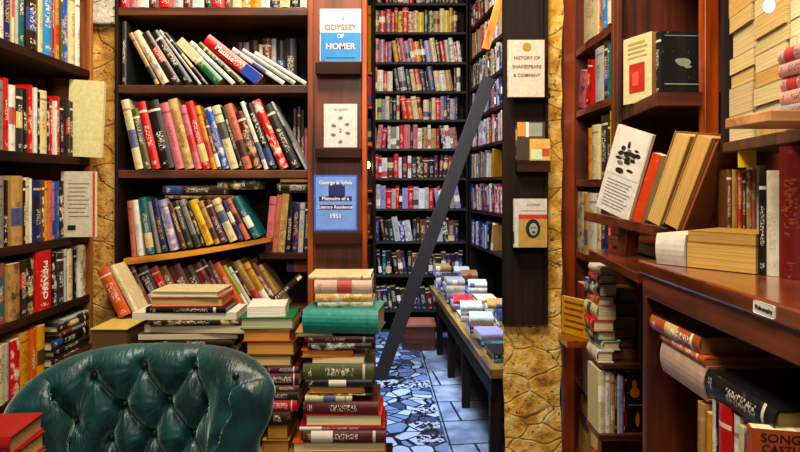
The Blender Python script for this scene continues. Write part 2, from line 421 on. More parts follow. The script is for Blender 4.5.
o = box('trim_5', -.35, line_x(4.5) - .01, 4.42, 4.55, .004, .0075, MB2, bev=0); struct(o)

# ------------------------------------------------------------------ bookcases
def bookcase(name, label, x0, x1, y0, y1, zs, side=WR, shelf=WDX, back=WD, th=.024, M=None, zt=3.0, zb=0, ts=.02, front_only=False, left=True, right=True):
    """case open towards -y; M maps local to world"""
    r = empty(name, mat=M if M is not None else Matrix.Identity(4), label=label, cat='bookcase')
    if left: box('side_panel', x0, x0 + ts, y0, y1, zb, zt, side, r)
    if right: box('side_panel', x1 - ts, x1, y0, y1, zb, zt, side, r)
    box('back_panel', x0 + ts, x1 - ts, y1 - .012, y1, zb, zt, back, r)
    for z in zs: box('shelf', x0 + ts, x1 - ts, y0 + .001, y1 - .012, z - th, z, shelf, r)
    return r

# ---- left bookcase along the left wall: x = -1.06 plane, runs in +y
LX = -1.06
def LY(px): return 1.06 * F / (400 - px)
zA, zB, zC, zD, zE = 1.84, 1.543, 1.283, 1.079, .865
ML = frame((LX, 1.2, 0), (0, 1, 0))
bookcase('bookcase', 'brown wooden bookcase along the left wall beside the green armchair', 0, 2.135 - 1.2, -.004, .262, [2.14, zA, zB, zC, zD, zE, .62, .35, .08], side=wood_mat('left_case_wood', '#4a1e08', '#a8642a', 'Z'), shelf=WDX, M=ML, zt=2.6, th=.026)

def side_row(items, z, rowname, group, yfun=LY, LXp=LX, D=(0, 1, 0), depth=.15, lean=0):
    """items: (col, px0, px1, height m[, lean])"""
    for it in items:
        col, p0, p1, h = it[:4]
        Y0, Y1 = yfun(p0), yfun(p1); t = abs(Y1 - Y0) - .0008
        off = random.uniform(.0, .008)
        if D[1] > 0: O = (LXp - off, Y0, z + .0005)
        else: O = (LXp + off, Y0, z + .0005)
        Mx = frame(O, D)
        ln = it[4] if len(it) > 4 else 0
        if ln > 0: Mx = Mx @ Matrix.Rotation(-R(ln), 4, 'Y')
        if ln < 0: Mx = Mx @ Matrix.Translation((t, 0, 0)) @ Matrix.Rotation(-R(ln), 4, 'Y') @ Matrix.Translation((-t, 0, 0)); t *= math.cos(R(ln))
        book(Mx, t, h, depth, col, row=rowname, group=group, state='upright' if abs(ln) < 7 else ('leaning left' if ln > 0 else 'leaning right'))
RL = 'left wall bookcase'
side_row([('white', -6, 5, .25), ('navy', 5.3, 13, .175), ('cream', 13.3, 16, .24), ('silver', 16.2, 19, .25), ('teal', 19.3, 26, .25), ('umber', 26.3, 38, .25),
          ('cream', 38.4, 43, .24), ('skyblue', 43.3, 54, .25), ('crimson', 54.3, 57, .24), ('tan', 57.3, 61, .24), ('olive', 61.3, 63.5, .22), ('blue', 63.8, 69, .24),
          ('cream', 69.3, 75.5, .24), ('white', 75.8, 80, .23)], zA, 'top shelf by left wall', 'books on the top shelf by the left wall')
side_row([('grey', -6, 4.5, .185), ('red', 4.8, 10, .195), ('white', 10.3, 17, .18), ('charcoal', 17.3, 24, .175), ('black', 24.3, 30.5, .18), ('red', 30.8, 35, .195), ('white', 35.2, 38.4, .19),
          ('black', 38.7, 41, .18), ('cream', 41.3, 49, .188), ('umber', 49.3, 52, .17), ('red', 52.2, 55, .17), ('white', 55.2, 57.4, .165), ('red', 57.7, 62, .182), ('black', 62.3, 66, .17), ('charcoal', 66.3, 70.4, .178),
          ('umber', 70.7, 75, .176)], zB, 'second shelf by left wall', 'books on the second shelf by left wall')
side_row([('grey', -6, 4, .19), ('black', 4.3, 11, .18), ('tan', 11.3, 23, .192), ('umber', 23.3, 26, .18), ('cream', 26.3, 31, .188), ('white', 31.3, 33.6, .185), ('navy', 33.9, 42, .18), ('brown', 42.3, 45, .182),
          ('amber', 45.2, 48, .178), ('salmon', 48.3, 53, .18), ('pink', 53.2, 57, .175), ('blue', 57.2, 60, .178), ('umber', 60.2, 64.5, .18)], zC, 'third shelf by left wall', 'books on the third shelf by left wall')
side_row([('teal', -6, 7.5, .16), ('tan', 7.8, 20, .155), ('umber', 20.3, 27, .16), ('black', 27.3, 36, .162), ('red', 36.3, 52, .176), ('black', 52.3, 57, .165), ('umber', 57.2, 64.5, .16), ('silver', 64.8, 68, .167), ('cream', 68.2, 75, .165),
          ('black', 75.3, 78, .16), ('white', 78.3, 84, .172), ('tan', 84.3, 88, .168)], zD, 'fourth shelf by left wall', 'books on the fourth shelf by left wall')
side_row([('cream', -6, 6, .158), ('silver', 6.3, 11, .155), ('red', 11.3, 21, .158), ('amber', 21.3, 31, .165), ('orange', 31.3, 37, .168), ('amber', 37.3, 45, .17)], zE, 'fifth shelf by left wall', 'books on the fifth shelf by left wall')
# the big red spine carries white lettering
def text_mesh(s, size, mat, M, name='title_lettering', parent=None, ext=.0004, align='CENTER', sx=1.0):
    cu = bpy.data.curves.new('t', 'FONT'); cu.body = s; cu.size = size; cu.extrude = ext; cu.align_x = align; cu.align_y = 'CENTER'
    cu.resolution_u = 3; cu.offset = size * .012
    ob = bpy.data.objects.new('t', cu); me = bpy.data.meshes.new_from_object(ob); bpy.data.objects.remove(ob)
    me.materials.clear(); me.materials.append(mat); me.name = name
    o = bpy.data.objects.new(name, me); COL.objects.link(o)
    Mw = M @ Matrix.Diagonal((sx, 1, 1, 1))
    if parent is not None: o.parent = parent; o.matrix_local = Mw
    else: o.matrix_world = Mw
    return o
# text frame on a face looking towards local -y : x right, z up
TXF = Matrix(((1, 0, 0, 0), (0, 0, -1, 0), (0, 1, 0, 0), (0, 0, 0, 1)))
WHT = plain_mat('white_ink', '#f2eee6', .5); INK = plain_mat('black_ink', '#15110f', .5); GOLD = plain_mat('gold_ink', '#a8782a', .4); REDI = plain_mat('red_ink', '#c02a20', .5)
for b_ in BOOKS:
    if b_['row'] == 'fourth shelf by left wall' and b_['col'] == 'red':
        M_ = Matrix.Translation((b_['t'] / 2, -.0062, .088)) @ TXF @ Matrix.Rotation(-math.pi / 2, 4, 'Z')
        text_mesh('PICASSO', .03, WHT, M_, parent=b_['root']); b_['extra'] = 'with white lettering'

# face-out books on that bookcase (covers turned to the camera)
def faceout(M, w, h, t, covhex, name_label, label, group=None, marks=None, page='#e0d2a8', cat='book', hard=False):
    """M: x right, y away, z up, origin bottom-left-front of the cover"""
    r = empty('book', mat=M, label=label, cat=cat, group=group)
    # book local: thickness along +y, spine at left
    B = Matrix(((0, 1, 0, 0), (-1, 0, 0, t), (0, 0, 1, 0), (0, 0, 0, 1)))   # x(thick)-> -y ; y(depth)-> +x
    bm = bmesh.new(); book_cover_bm(bm, t, h, w, hard, M=B); link('cover', bm, cover_mat(covhex, '#2a1a14' if sum(lin(covhex)[:3]) > 1 else '#efe6d2'), r)
    bm = bmesh.new(); pages_bm(bm, t, h, w, hard); bmesh.ops.transform(bm, matrix=B, verts=bm.verts)
    o = link('pages', bm, page_mat(page), r)
    return r
def patch(parent, x0, x1, z0, z1, mat, name='cover_panel', y=-.0006, th=.0005):
    return box(name, x0, x1, y - .0003, y + th - .0001, z0, z1, mat, parent, bev=0)
CRM = plain_mat('cream_board', '#e6dba8', .7)
faceout(Matrix.Translation((X(66, 2.03), 2.03, zB + .0020)) @ Matrix.Rotation(R(9), 4, 'Z') @ Matrix.Rotation(R(2.5), 4, 'Y'), .108, .252, .02, '#e0d79c', '', 'blank pale cream book turned face out at the right end of the second left shelf')
b = faceout(Matrix.Translation((X(61, 1.98), 1.98, zC + .0005)) @ Matrix.Rotation(R(6), 4, 'Z'), .103, .21, .022, '#d8cdb4', '', 'beige book turned back cover out with small print and red edge, third left shelf')
for k in range(9): patch(b, .02 + .002 * (k % 3), .085 - .004 * (k % 4), .17 - .013 * k, .1715 - .013 * k, INK, 'printed_line')
patch(b, .02, .045, .022, .038, INK, 'barcode'); patch(b, .097, .1035, .002, .208, REDI, 'red_edge')

# dark flat books lying at the right end of the fifth left shelf
zz = zE + .0005; ks = 0
for col, t, p0, p1 in (('black', .03, 48, 87), ('umber', .028, 50, 87), ('charcoal', .022, 52, 88), ('black', .03, 50, 87), ('brown', .018, 60, 87), ('charcoal', .022, 56, 87), ('silver', .012, 62, 87)):
    Y0, Y1 = LY(p0), LY(p1); L = min(Y1 - Y0, .25); Yc = (Y0 + Y1) / 2
    M_ = frame((LX + .004, Yc, zz), (0, 1, 0)) @ Matrix.Translation((-L / 2, 0, t)) @ Matrix(((0, 0, 1, 0), (0, 1, 0, 0), (-1, 0, 0, 0), (0, 0, 0, 1)))
    book(M_, t - .0005, L, .16, col, hard=True, row='dark pile by the left wall', state='lying flat', group='dark books piled flat by the left wall'); zz += t

# ---- back-left bookcase facing the camera
YB = 2.15; S = YB / F
zb = dict(A=2.067, B=1.797, C=1.502, D=1.214, E=1.016)
BX0, BX1 = X(118, YB), X(313, YB)
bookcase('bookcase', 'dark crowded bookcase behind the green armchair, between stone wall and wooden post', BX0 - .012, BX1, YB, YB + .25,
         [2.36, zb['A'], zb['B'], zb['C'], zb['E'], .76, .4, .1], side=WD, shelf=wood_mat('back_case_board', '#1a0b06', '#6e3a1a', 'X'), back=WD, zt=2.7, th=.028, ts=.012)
RB = 'bookcase behind the armchair'
bc2 = bpy.data.objects['bookcase.001']
box('shelf', X(259, YB), BX1 - .0125, YB + .001, YB + .235, zb['D'] - .022, zb['D'], WDX, bc2)
box('shelf_bracket', X(259, YB), X(262, YB), YB + .2, YB + .235, zb['E'], zb['D'] - .022, WDX, bc2); box('shelf_bracket', BX0 + .0125, X(122, YB), YB + .01, YB + .2, Z(266, YB)-.03, Z(267, YB), WDX, bc2)
row((X(120, YB), YB + .004, zb['A'] + .0005), (1, 0, 0), [('crimson', 9, 60, 0), ('pink', 7, 58, 0), ('white', 12, 60, 0), ('maroon', 10, 60, 0), ('red', 14, 60, 0), ('silver', 10, 55, 0), ('maroon', 9, 60, 0), ('white', 12, 60, 0), ('black', 8, 60, 0), ('red', 12, 60, 0),
     ('brown', 8, 60, 0), ('cream', 9, 60, 0), ('orange', 9, 58, 0), ('amber', 10, 60, 0), ('white', 9, 60, 0), ('navy', 10, 60, 0), ('cream', 10, 60, 0), ('black', 10, 60, 0), ('white', 7, 60, 0)],
    'top shelf behind armchair', 'books cut off by the frame on the top shelf', unit=S)
# second shelf: strongly leaning books, one red and blue
row((X(121, YB), YB + .006, zb['B'] + .0005), (1, 0, 0), [('charcoal', 4.5, 64, 0)], 'second shelf behind armchair', 'books slumped to the left on the second shelf', unit=S)
row((X(155, YB), YB + .006, zb['B'] + .0005), (1, 0, 0), [('tan', 4, 58, 28), ('cream', 7, 60, 30), ('umber', 8, 60, 32), ('black', 8, 62, 34), ('silver', 2.6, 68, 37), ('charcoal', 3, 66, 39), ('green', 9.5, 58, 44), ('white', 4.5, 60, 46),
     ('olive', 5, 60, 48), ('red', 12, 68, 52), ('white', 4.5, 62, 56), ('silver', 4.5, 62, 57.5), ('white', 4, 60, 59)], 'second shelf behind armchair', 'books slumped to the left on the second shelf', unit=S, depth=.095)
for b_ in BOOKS:
    if b_['row'] == 'second shelf behind armchair' and b_['col'] == 'green':
        h, t = b_['h'], b_['t']
        box('cream_spine_half', .0006, t - .0006, -.0066, -.001, h * .55, h * .995, cover_mat('#d8cfa6', '#5a4020'), b_['root'], bev=.001); b_['extra'] = 'with cream upper spine'
    if b_['row'] == 'second shelf behind armchair' and b_['col'] == 'red':
        h, t = b_['h'], b_['t']
        box('blue_spine_foot', .0006, t - .0006, -.0068, -.001, .002, h * .3, cover_mat('#1440b0', '#9fc0ff'), b_['root'], bev=.001); b_['extra'] = 'with blue spine foot'
        M_ = Matrix.Translation((t / 2, -.0076, h * .64)) @ TXF @ Matrix.Rotation(-math.pi / 2, 4, 'Z')
        text_mesh('Matisse', .026, WHT, M_, parent=b_['root'])
row((X(196, YB), YB + .115, zb['B'] + .0005), (1, 0, 0), [('umber', 9, 50, 0, 30), ('grey', 6, 50, 0), ('black', 10, 52, 0), ('cream', 4, 48, 0), ('brown', 9, 54, 0), ('silver', 5, 54, 0), ('black', 9, 52, 0), ('charcoal', 12, 54, 0)], 'back of second shelf behind armchair', 'upright books behind the slumped row', unit=S, depth=.1)
# third shelf
row((X(135, YB), YB + .004, zb['C'] + .0005), (1, 0, 0), [('cream', 8, 71, 12), ('olive', 7, 62, 12.5), ('red', 8.5, 69, 13), ('black', 13, 70, 13.5), ('pink', 9, 68, 14), ('tan', 9.5, 72, 14), ('pink', 6.5, 66, 14.5), ('red', 8, 70, 15), ('amber', 5, 66, 15.5),
     ('brown', 4, 52, 16), ('blue', 7, 64, 16.5), ('cream', 8.5, 66, 17), ('black', 4, 66, 17.5), ('salmon', 8, 68, 18), ('maroon', 8.5, 60, 18.5), ('white', 4, 72, 20), ('black', 7, 70, 21), ('red', 8.5, 74, 23), ('charcoal', 9, 70, 25), ('silver', 2.2, 76, 27)],
    'third shelf behind armchair', 'books leaning left on the third shelf', unit=S, depth=.112)
row((X(286, YB), YB + .12, zb['C'] + .0005), (1, 0, 0), [('umber', 5, 66, 0), ('maroon', 4, 68, 0), ('black', 4, 64, 0), ('pink', 3, 45, 0), ('charcoal', 5, 68, 0)], 'third shelf, right end by post', 'upright books at the right end of the third shelf', unit=S, depth=.1)
# sagging pale plank carrying the fourth row
pa, pb = P(126, 258, YB - .01), P(272, 237, YB - .01)
L_ = (pb - pa).length; ang = math.atan2(pb.z - pa.z, pb.x - pa.x)
bm = bmesh.new(); nseg = 16; rings = []
for i in range(nseg + 1):
    u = i / nseg; p = pa.lerp(pb, u); z = p.z - .006 * math.sin(math.pi * u)
    yb_ = YB + .2 if p.x < X(257, YB) else YB + .004
    ring = [bm.verts.new((p.x, y, zz_)) for y, zz_ in ((YB - .03, z - .022 + .008 * u), (YB - .03, z), (yb_, z), (yb_, z - .022 + .008 * u))]
    rings.append(ring)
for a, b2 in zip(rings, rings[1:]):
    for k in range(4): bm.faces.new((a[k], a[(k + 1) % 4], b2[(k + 1) % 4], b2[k]))
bm.faces.new(rings[0]); bm.faces.new(rings[-1])
plank = tag(link('plank', bm, WY), 'sagging pale varnished plank propped aslant on the shelf behind armchair', 'plank')
zf = pa.z + .0005 + .004
row((X(132, YB), YB - .004, zf - .0012), (1, 0, 0), [('salmon', 5, 56, 5), ('white', 6, 56, 6), ('teal', 8, 57, 9), ('grey', 4, 52, 11), ('navy', 6, 54, 12), ('lavender', 8.5, 52, 14), ('brown', 4.5, 48, 18), ('charcoal', 6, 49, 19), ('grey', 5.5, 50, 20), ('black', 3, 46, 21),
     ('yellow', 7.5, 48, 22), ('tan', 5, 46, 22.5), ('maroon', 7, 46, 23), ('cream', 8, 46, 24), ('navy', 4.5, 44, 25), ('salmon', 5, 45, 26), ('teal', 7, 46, 29)], 'sagging plank', 'books standing on the sagging plank', unit=S, slope=math.tan(ang))
row((X(264, YB), YB + .016, zb['D'] + .0005), (1, 0, 0), [('pink', 7, 56, -5), ('salmon', 5, 58, -5), ('tan', 7, 59, -5), ('black', 5.5, 52, -4), ('navy', 6, 50, -3), ('silver', 5, 50, -3), ('charcoal', 5, 50, -2)],
    'short shelf right of plank', 'books standing right of the sagging plank', unit=S, depth=.13)
# flat books above the plank row
for c_, px_, w_, t_, z_, lab in (('brown', 197, 68, .012, Z(199.5, YB), 'thin brown book lying flat on top of the plank row'),
                            ('umber', 192, 62, .030, Z(195, YB), 'thick dark brown book lying flat above the plank row'),
                            ('charcoal', 236, 40, .03, Z(190, YB), 'charcoal grey book with white marks lying flat above the plank row')):
    flat(X(px_, YB), YB + .02, z_ + .002, w_ * S, t_, .13, c_, label=lab, group=None, hard=False)
flat(X(292, YB), YB + .02, Z(194, YB) + .003, 32 * S, .037, .13, 'black', label='black book lying flat on the books right of the sagging plank')
flat(X(294, YB), YB + .01, Z(194, YB) + .041, 28 * S, .012, .13, 'amber', label='amber yellow book lying flat just under the third shelf beside the post')
# fifth row : leaning books under the plank
row((X(144, YB), YB + .004, zb['E'] + .0005), (1, 0, 0), [('brown', 8, 46, 24), ('black', 12, 44, 25), ('red', 9, 45, 26), ('brown', 8, 46, 26.5), ('maroon', 13, 46, 27), ('umber', 10, 46, 27.5), ('maroon', 9, 50, 28), ('black', 5, 56, 28.5), ('brown', 5, 54, 29), ('orange', 7, 52, 29.5), ('lime', 3.5, 50, 30),
     ('white', 3.6, 48, 30), ('black', 3.5, 50, 30), ('tan', 7, 54, 30), ('amber', 7, 52, 30), ('brown', 5, 52, 30), ('tan', 4.5, 50, 30)], 'shelf under sagging plank', 'books leaning left under the sagging plank', unit=S)
flat(X(296, YB), YB + .08, Z(275, YB), 26*S, .04, .1, 'salmon', label='salmon book wedged at the right end under the sagging plank', roll=0)

# ledge in front of it, behind the armchair
t = empty('low_cupboard', (0, 0, 0), 'low dark cupboard top heaped with books behind the armchair', 'cupboard')
box('top_board', -1.0, -.475, 1.80, 2.145, .91, .94, WDX, t); box('body', -.98, -.495, 1.84, 2.14, 0, .9095, WD, t)
ZL = .9405; YF = 1.93; S2 = YF / F
# orange + cream books leaning at the left
row((X(119, 2.04), 2.04, ZL + .07), (1, 0, 0), [('orange', 13, 52, 26), ('cream', 6, 58, 28)], 'heap behind the armchair', 'leaning books at the left end of the heap', unit=2.04 / F, depth=.085)
# cream topped box-like book
flat(X(113, YF), YF - .03, ZL, 37 * S2, .068, .22, 'umber', page='#5a3c18', hard=True, cov=cover_mat('#d9bd62', '#6a4a1a'), spine='back', label='thick book with yellow cream cover flat at the left end of the heap')
HP = 'heap of books behind armchair'
def heap(items, Yf, ztop0, rowname, group, base, d=.14):
    """items bottom to top: (col, px0, px1, t m, rot, spine, page)"""
    z = base
    for it in items:
        col, p0, p1, t_ = it[:4]; rot = it[4] if len(it) > 4 else 0; sp = it[5] if len(it) > 5 else 'front'; pg = it[6] if len(it) > 6 else '#d9c494'
        hd = it[7] if len(it) > 7 else None
        s = Yf / F
        flat(X((p0 + p1) / 2, Yf), Yf + abs(math.sin(R(rot))) * (p1 - p0) * s / 2, z, (p1 - p0) * s, t_ - .0005, d, col, rot=rot, row=rowname, spine=sp, page=pg, group=group, hard=hd)
        z += t_
    return z
z = heap([('black', 150, 236, .018, 2), ('umber', 158, 232, .018, -2), ('charcoal', 138, 236, .02, 3, 'back', '#cfc0a0'), ('brown', 142, 250, .026, -3, 'back', '#d8c9a6'), ('umber', 150, 240, .016, 0),
          ('white', 132, 236, .022, 1, 'back', '#e0d6bc'), ('black', 146, 226, .017, 0), ('red', 150, 222, .030, 2, 'back', '#cfa560'), ('cream', 150, 218, .018, -2, 'back', '#e8ddc0')], YF - .04, 0, HP, 'flat books heaped behind the armchair', ZL)

# ---- bench and the two tall piles
bench = empty('bench', (0, 0, 0), 'low wooden bench under the two tall book piles beside the armchair', 'bench')
BZ = .64
box('bench_top', -.465, X(392, 1.75), 1.72, 1.95, BZ - .03, BZ, WDX, bench)
for lx in (-.455, X(384, 1.75)):
    for ly in (1.74, 1.91): box('leg', lx, lx + .03, ly, ly + .03, 0, BZ - .03, WD, bench)
Y1 = 1.76; S1 = Y1 / F
def pile(items, Yf, rowname, group, base, d=.16):
    """items bottom to top given by their pixel rows: (col, px0, px1, ybot, ytop, rot, spine, page, hard)"""
    z = base; s = Yf / F
    for it in items:
        col, p0, p1, yb, yt = it[:5]; rot = it[5] if len(it) > 5 else 0; sp = it[6] if len(it) > 6 else 'front'; pg = it[7] if len(it) > 7 else '#d9c494'
        hd = it[8] if len(it) > 8 else None; cv = it[9] if len(it) > 9 else None
        t_ = (yb - yt) * s
        flat(X((p0 + p1) / 2, Yf), Yf + random.uniform(0, .006) + abs(math.sin(R(rot))) * (p1 - p0) * s / 2, z + .0003, (p1 - p0) * s, t_ - .0006, d, col, rot=rot, row=rowname, spine=sp, page=pg, group=group, hard=hd, cov=cv)
        z += t_
    return z
zbase2 = BZ + .0005
ybase = HY + (CZ - zbase2) / S1
PT = 'tall book pile beside the passage'
ztop2 = pile([('umber', 298, 384, ybase, 454), ('orange', 292, 386, 454, 443, 1, 'back', '#e2cf94', True), ('maroon', 303, 386, 443, 431, 0, 'front', '#c8a050', True), ('crimson', 299, 385, 431, 427, 1),
      ('red', 305, 382, 427, 415, 0, 'back', '#e6d9a0', True), ('maroon', 303, 378, 415, 402, -1), ('cream', 305, 352, 402, 396, 1, 'front', '#e0d0a0'), ('umber', 318, 372, 396, 394), ('amber', 308, 365, 394, 387, 2, 'back', '#cf9440'), ('black', 305, 372, 387, 380, 0, 'front'),
      ('olive', 303, 374, 380, 364, 0, 'front', '#c8a050', True), ('cream', 312, 364, 364, 358, -1, 'back', '#e8d8a0'), ('orange', 301, 354, 358, 350, 2, 'back', '#c8822e'), ('umber', 308, 371, 350, 343, 0, 'front'), ('maroon', 304, 374, 343, 337, -1, 'front'), ('tan', 295, 333, 337, 332.5, 1, 'back', '#dccb98')],
     Y1, PT, 'books of the tall pile beside the passage', zbase2)
# teal volume
zt2 = ztop2 + .0005
flat(X(341, Y1), Y1 - .01, zt2 , 76 * S1, .066, .15, 'teal', rot=-6, hard=True, cov=cover_mat('#1f8c80', '#0c4a48', amount=.3), label='large teal green cloth bound volume near the top of the tall pile', extra='teal')
zt2 += .0665
s3 = (Y1 + .03) / F
for it in (('silver', 318, 373, .016, 'pale grey book lying on the teal volume'), ('amber', 316, 372, .024, 'amber yellow book second below the pink topped pile end'), ('pink', 315, 372, .040, 'thick pale pink book with printed spine near the top of the tall pile'), ('cream', 309, 371, .012, 'thin cream book topmost on the tall pile beside the post')):
    cv = {'pink': cover_mat('#e2b8a4', '#6a3a34'), 'amber': cover_mat('#d9aa48', '#7a4a14'), 'silver': cover_mat('#c9c2ae', '#4a3a34')}.get(it[0])
    flat(X((it[1] + it[2]) / 2, Y1 + .03), Y1 + .02, zt2, (it[2] - it[1]) * s3, it[3] - .0005, .14, it[0], rot=random.uniform(-1, 1), cov=cv, label=it[4] if 'second' not in it[4] else 'amber yellow book lying between the pale grey and the pink one')
    zt2 += it[3]
PS = 'short pile right of armchair'
zs1 = pile([('tan', 256, 290, ybase, 456), ('amber', 262, 289, 456, 440, 0, 'back', '#b07a2a'), ('brown', 266, 288, 440, 425, 0, 'back', '#b87a2c'), ('umber', 262, 290, 425, 412), ('red', 259, 297, 412, 400, -1, 'front'), ('umber', 262, 298, 400, 392),
      ('brown', 268, 299, 392, 386, 1), ('maroon', 262, 299, 386, 374), ('maroon', 266, 298, 374, 367, -1), ('olive', 250, 291, 367, 356, 1, 'back', '#d8b070', True), ('brown', 245, 294, 356, 342, -1, 'back', '#cf8f3c', True), ('orange', 242, 290, 342, 330, 0, 'back', '#cc8a34', True),
      ('green', 240, 293, 330, 318, 2, 'back', '#b8b890', True)], Y1, PS, 'books of the short pile beside the armchair', zbase2)
flat(X(267, Y1 + .02), Y1 + .01, zs1 + .0005, 38 * S1, .030, .13, 'white', rot=6, page='#efe8d4', spine='back', hard=False, cov=cover_mat('#f0ebdc', '#b0a890'), label='white paperback lying open topped on the green book beside the armchair')
# dark open book leaning between pile and shelf
book(Matrix.Translation((X(268, 1.88), 1.88, zs1 + .001)) @ Matrix.Rotation(R(48), 4, 'Y') @ Matrix.Translation((-.018, 0, 0)), .018, .125, .10, 'umber', hard=True, label='dark brown book tilted to the right behind the white paperback by the tall pile', state='leaning right')

# ---- wooden post with face-out books
YP = 2.05
post = empty('wooden_post', (X(337, YP), YP, 0), 'orange brown wooden post carrying three small ledges of face out books', 'post')
def pchild(name, x0, x1, y0, y1, z0, z1, mat, parent, bev=.002):
    o = box(name, x0, x1, y0, y1, z0, z1, mat, parent, bev=bev); o.matrix_parent_inverse = parent.matrix_world.inverted(); return o
bpy.context.view_layer.update()
def ploc(parent): return Matrix.Translation(parent.location).inverted()
PWM = wood_mat('post_wood', '#240a03', '#7c360b', 'Z')
for nm, a in (('post_board', (X(311, YP), X(362, YP), YP, YP + .06, 0, 3.5)),):
    o = box(nm, *a, PWM, post); o.location = -post.location
o = box('edge_strip', X(308, YP), X(313.5, YP), YP - .010, YP - .0005, 0, 3.5, wood_mat('strip_wood', '#3a1304', '#a04a10', 'Z'), post); o.location = -post.location
o = box('edge_strip', X(362.2, YP), X(367, YP), YP - .012, YP + .05, 0, 3.5, WO, post); o.location = -post.location
for yl0, yl1, x0, x1 in ((62, 74, 316, 361), (148, 158, 316, 361), (232, 244, 314, 362)):
    o = box('ledge', X(x0, YP - .03), X(x1, YP - .03), YP - .05, YP - .0005, Z(yl1, YP - .05), Z(yl0, YP - .05), WDX, post); o.location = -post.location
BLU = plain_mat('sky_blue_print', '#1d7fc8', .4); PLB = plain_mat('pale_blue_print', '#a9cfe0', .4); PNK = plain_mat('coral_print', '#e0584c', .4)
def covertext(b, s, size, x, z, mat, sx=1.0):
    return text_mesh(s, size, mat, Matrix.Translation((x, -.0012, z)) @ TXF, parent=b, sx=sx, name='title_lettering')
YQ = YP - .045; sq = YQ / F
def fo(px0, px1, py0, py1, col, label, Y=YQ, t=.02, rot=0, **k):
    return faceout(Matrix.Translation((X(px0, Y), Y, Z(py1, Y) + .0006)) @ Matrix.Rotation(R(rot), 4, 'Z'), (px1 - px0) * Y / F, (py1 - py0) * Y / F, t, col, '', label, **k)
b = fo(320, 361, 9, 61.5, '#e9eef0', 'blue and white book with coral lettering on the topmost ledge of the post')
w, h = 41 * sq, 52.5 * sq
patch(b, .002, w - .001, .002, h * .55, BLU); patch(b, .002, w - .001, h * .68, h * .76, PLB)
covertext(b, 'THE', .014, w / 2, h * .82, plain_mat('grey_lilac_ink', '#9aa8c0', .5)); covertext(b, 'ODYSSEY', .025, w / 2, h * .645, PNK, .98)
covertext(b, 'OF', .018, w / 2, h * .475, WHT); covertext(b, 'HOMER', .028, w / 2, h * .28, plain_mat('pale_pink_ink', '#f4c4bc', .5))
patch(b, .02, w - .02, h * .055, h * .07, WHT, 'printed_line')
b = fo(324, 357, 104, 147.5, '#e9e4e0', 'white book with a ring of small grey drawings on the middle ledge of the post')
w, h = 33 * sq, 43.5 * sq
GI = plain_mat('grey_ink', '#6a6662', .5)
for (u, v) in ((.5, .68), (.29, .5), (.70, .53), (.28, .29), (.72, .33), (.5, .13), (.5, .36), (.5, .42)):
    bm = bmesh.new(); k0 = random.random()
    pts = [Vector((w * u + .0065 * math.cos(a / 7 * 6.283) * (1 + .5 * math.sin(a * 2.1 + k0)) * (1 if v not in (.36, .42) else .5), -.0013, h * v + .005 * math.sin(a / 7 * 6.283) * (1 if v not in (.36, .42) else .4))) for a in range(7)]
    lo = [bm.verts.new(p) for p in pts]; hi = [bm.verts.new(p + Vector((0, .001, 0))) for p in pts]
    bm.faces.new(lo); bm.faces.new(hi[::-1])
    for i in range(7): bm.faces.new((lo[i], hi[i], hi[(i + 1) % 7], lo[(i + 1) % 7]))
    link('small_drawing', bm, GI, b)
covertext(b, 'les cahiers', .011, w / 2, h * .88, plain_mat('tan_ink', '#b09a80', .5))
b = fo(314, 357, 175, 231.5, '#3f68d0', 'blue book with white bordered lettering on the lowest ledge of the post')
w, h = 43 * sq, 56.5 * sq
DB = plain_mat('deep_blue_print', '#16246e', .4); MB = plain_mat('mid_blue_print', '#6a92e4', .5)
patch(b, .006, w - .004, .006, h - .006, MB)
for z0, z1 in ((.60, .85),): patch(b, w * .34, w * .72, h * z0, h * z1, DB, y=-.0010)
for z0 in (.385, .535): patch(b, w * .12, w * .88, h * z0, h * (z0 + .085), DB, y=-.0010)
for s_, z0, sz in (('George & Sylvia', .86, .0165), ('Memoirs of a', .578, .0165), ('Literary Residence', .428, .0145), ('1951', .27, .02)):
    text_mesh(s_, sz, WHT, Matrix.Translation((w / 2, -.0017, h * z0)) @ TXF, parent=b)
# ---- right panel on the stone pillar with face-out books
YR = 2.27
pnl = empty('book_display_rack', (X(525, YR), YR, 0), 'dark wooden display board fixed to the stone pillar with three small book ledges', 'display rack')
def pp(nm, *a, mat): o = box(nm, *a, mat, pnl); o.location = -pnl.location; return o
pp('panel_board', X(503, YR), X(544, YR), YR, YR + .025, Z(325, YR), 3.5, mat=WD)
pp('edge_strip', X(544.3, YR), X(548, YR), YR - .004, YR + .024, Z(325, YR), 3.5, mat=WD)
for y0, y1, x0, x1 in ((93, 98, 515, 550), (161, 172, 517, 550), (238, 247, 513, 548)):
    pp('ledge', X(x0, YR - .04), X(x1, YR - .04), YR - .05, YR - .0005, Z(y1, YR - .05), Z(y0, YR - .05), mat=WDX)
YT = YR - .04; sr = YT / F
b = fo(508.5, 544.5, 40, 97, '#e6d5c4', 'cream book with gold roundel and brown lettering on the pillar panel, topmost ledge', Y=YR - .075, t=.02)
w, h = 36 * sr, 57 * sr
BRN = plain_mat('brown_ink', '#7a4a30', .5)
bm = bmesh.new(); bmesh.ops.create_circle(bm, cap_ends=True, segments=24, radius=.0155, matrix=Matrix.Translation((w * .5, -.0012, h * .86)) @ Matrix.Rotation(math.pi / 2, 4, 'X')); 
r_ = bmesh.ops.extrude_face_region(bm, geom=bm.faces[:]); bmesh.ops.translate(bm, vec=(0, .001, 0), verts=[g for g in r_['geom'] if isinstance(g, bmesh.types.BMVert)])
link('gold_roundel', bm, GOLD, b)
covertext(b, 'HISTORY OF', .0165, w / 2, h * .67, BRN); covertext(b, 'SHAKESPEARE', .0165, w / 2, h * .52, BRN); covertext(b, '& COMPANY', .0165, w / 2, h * .37, BRN)
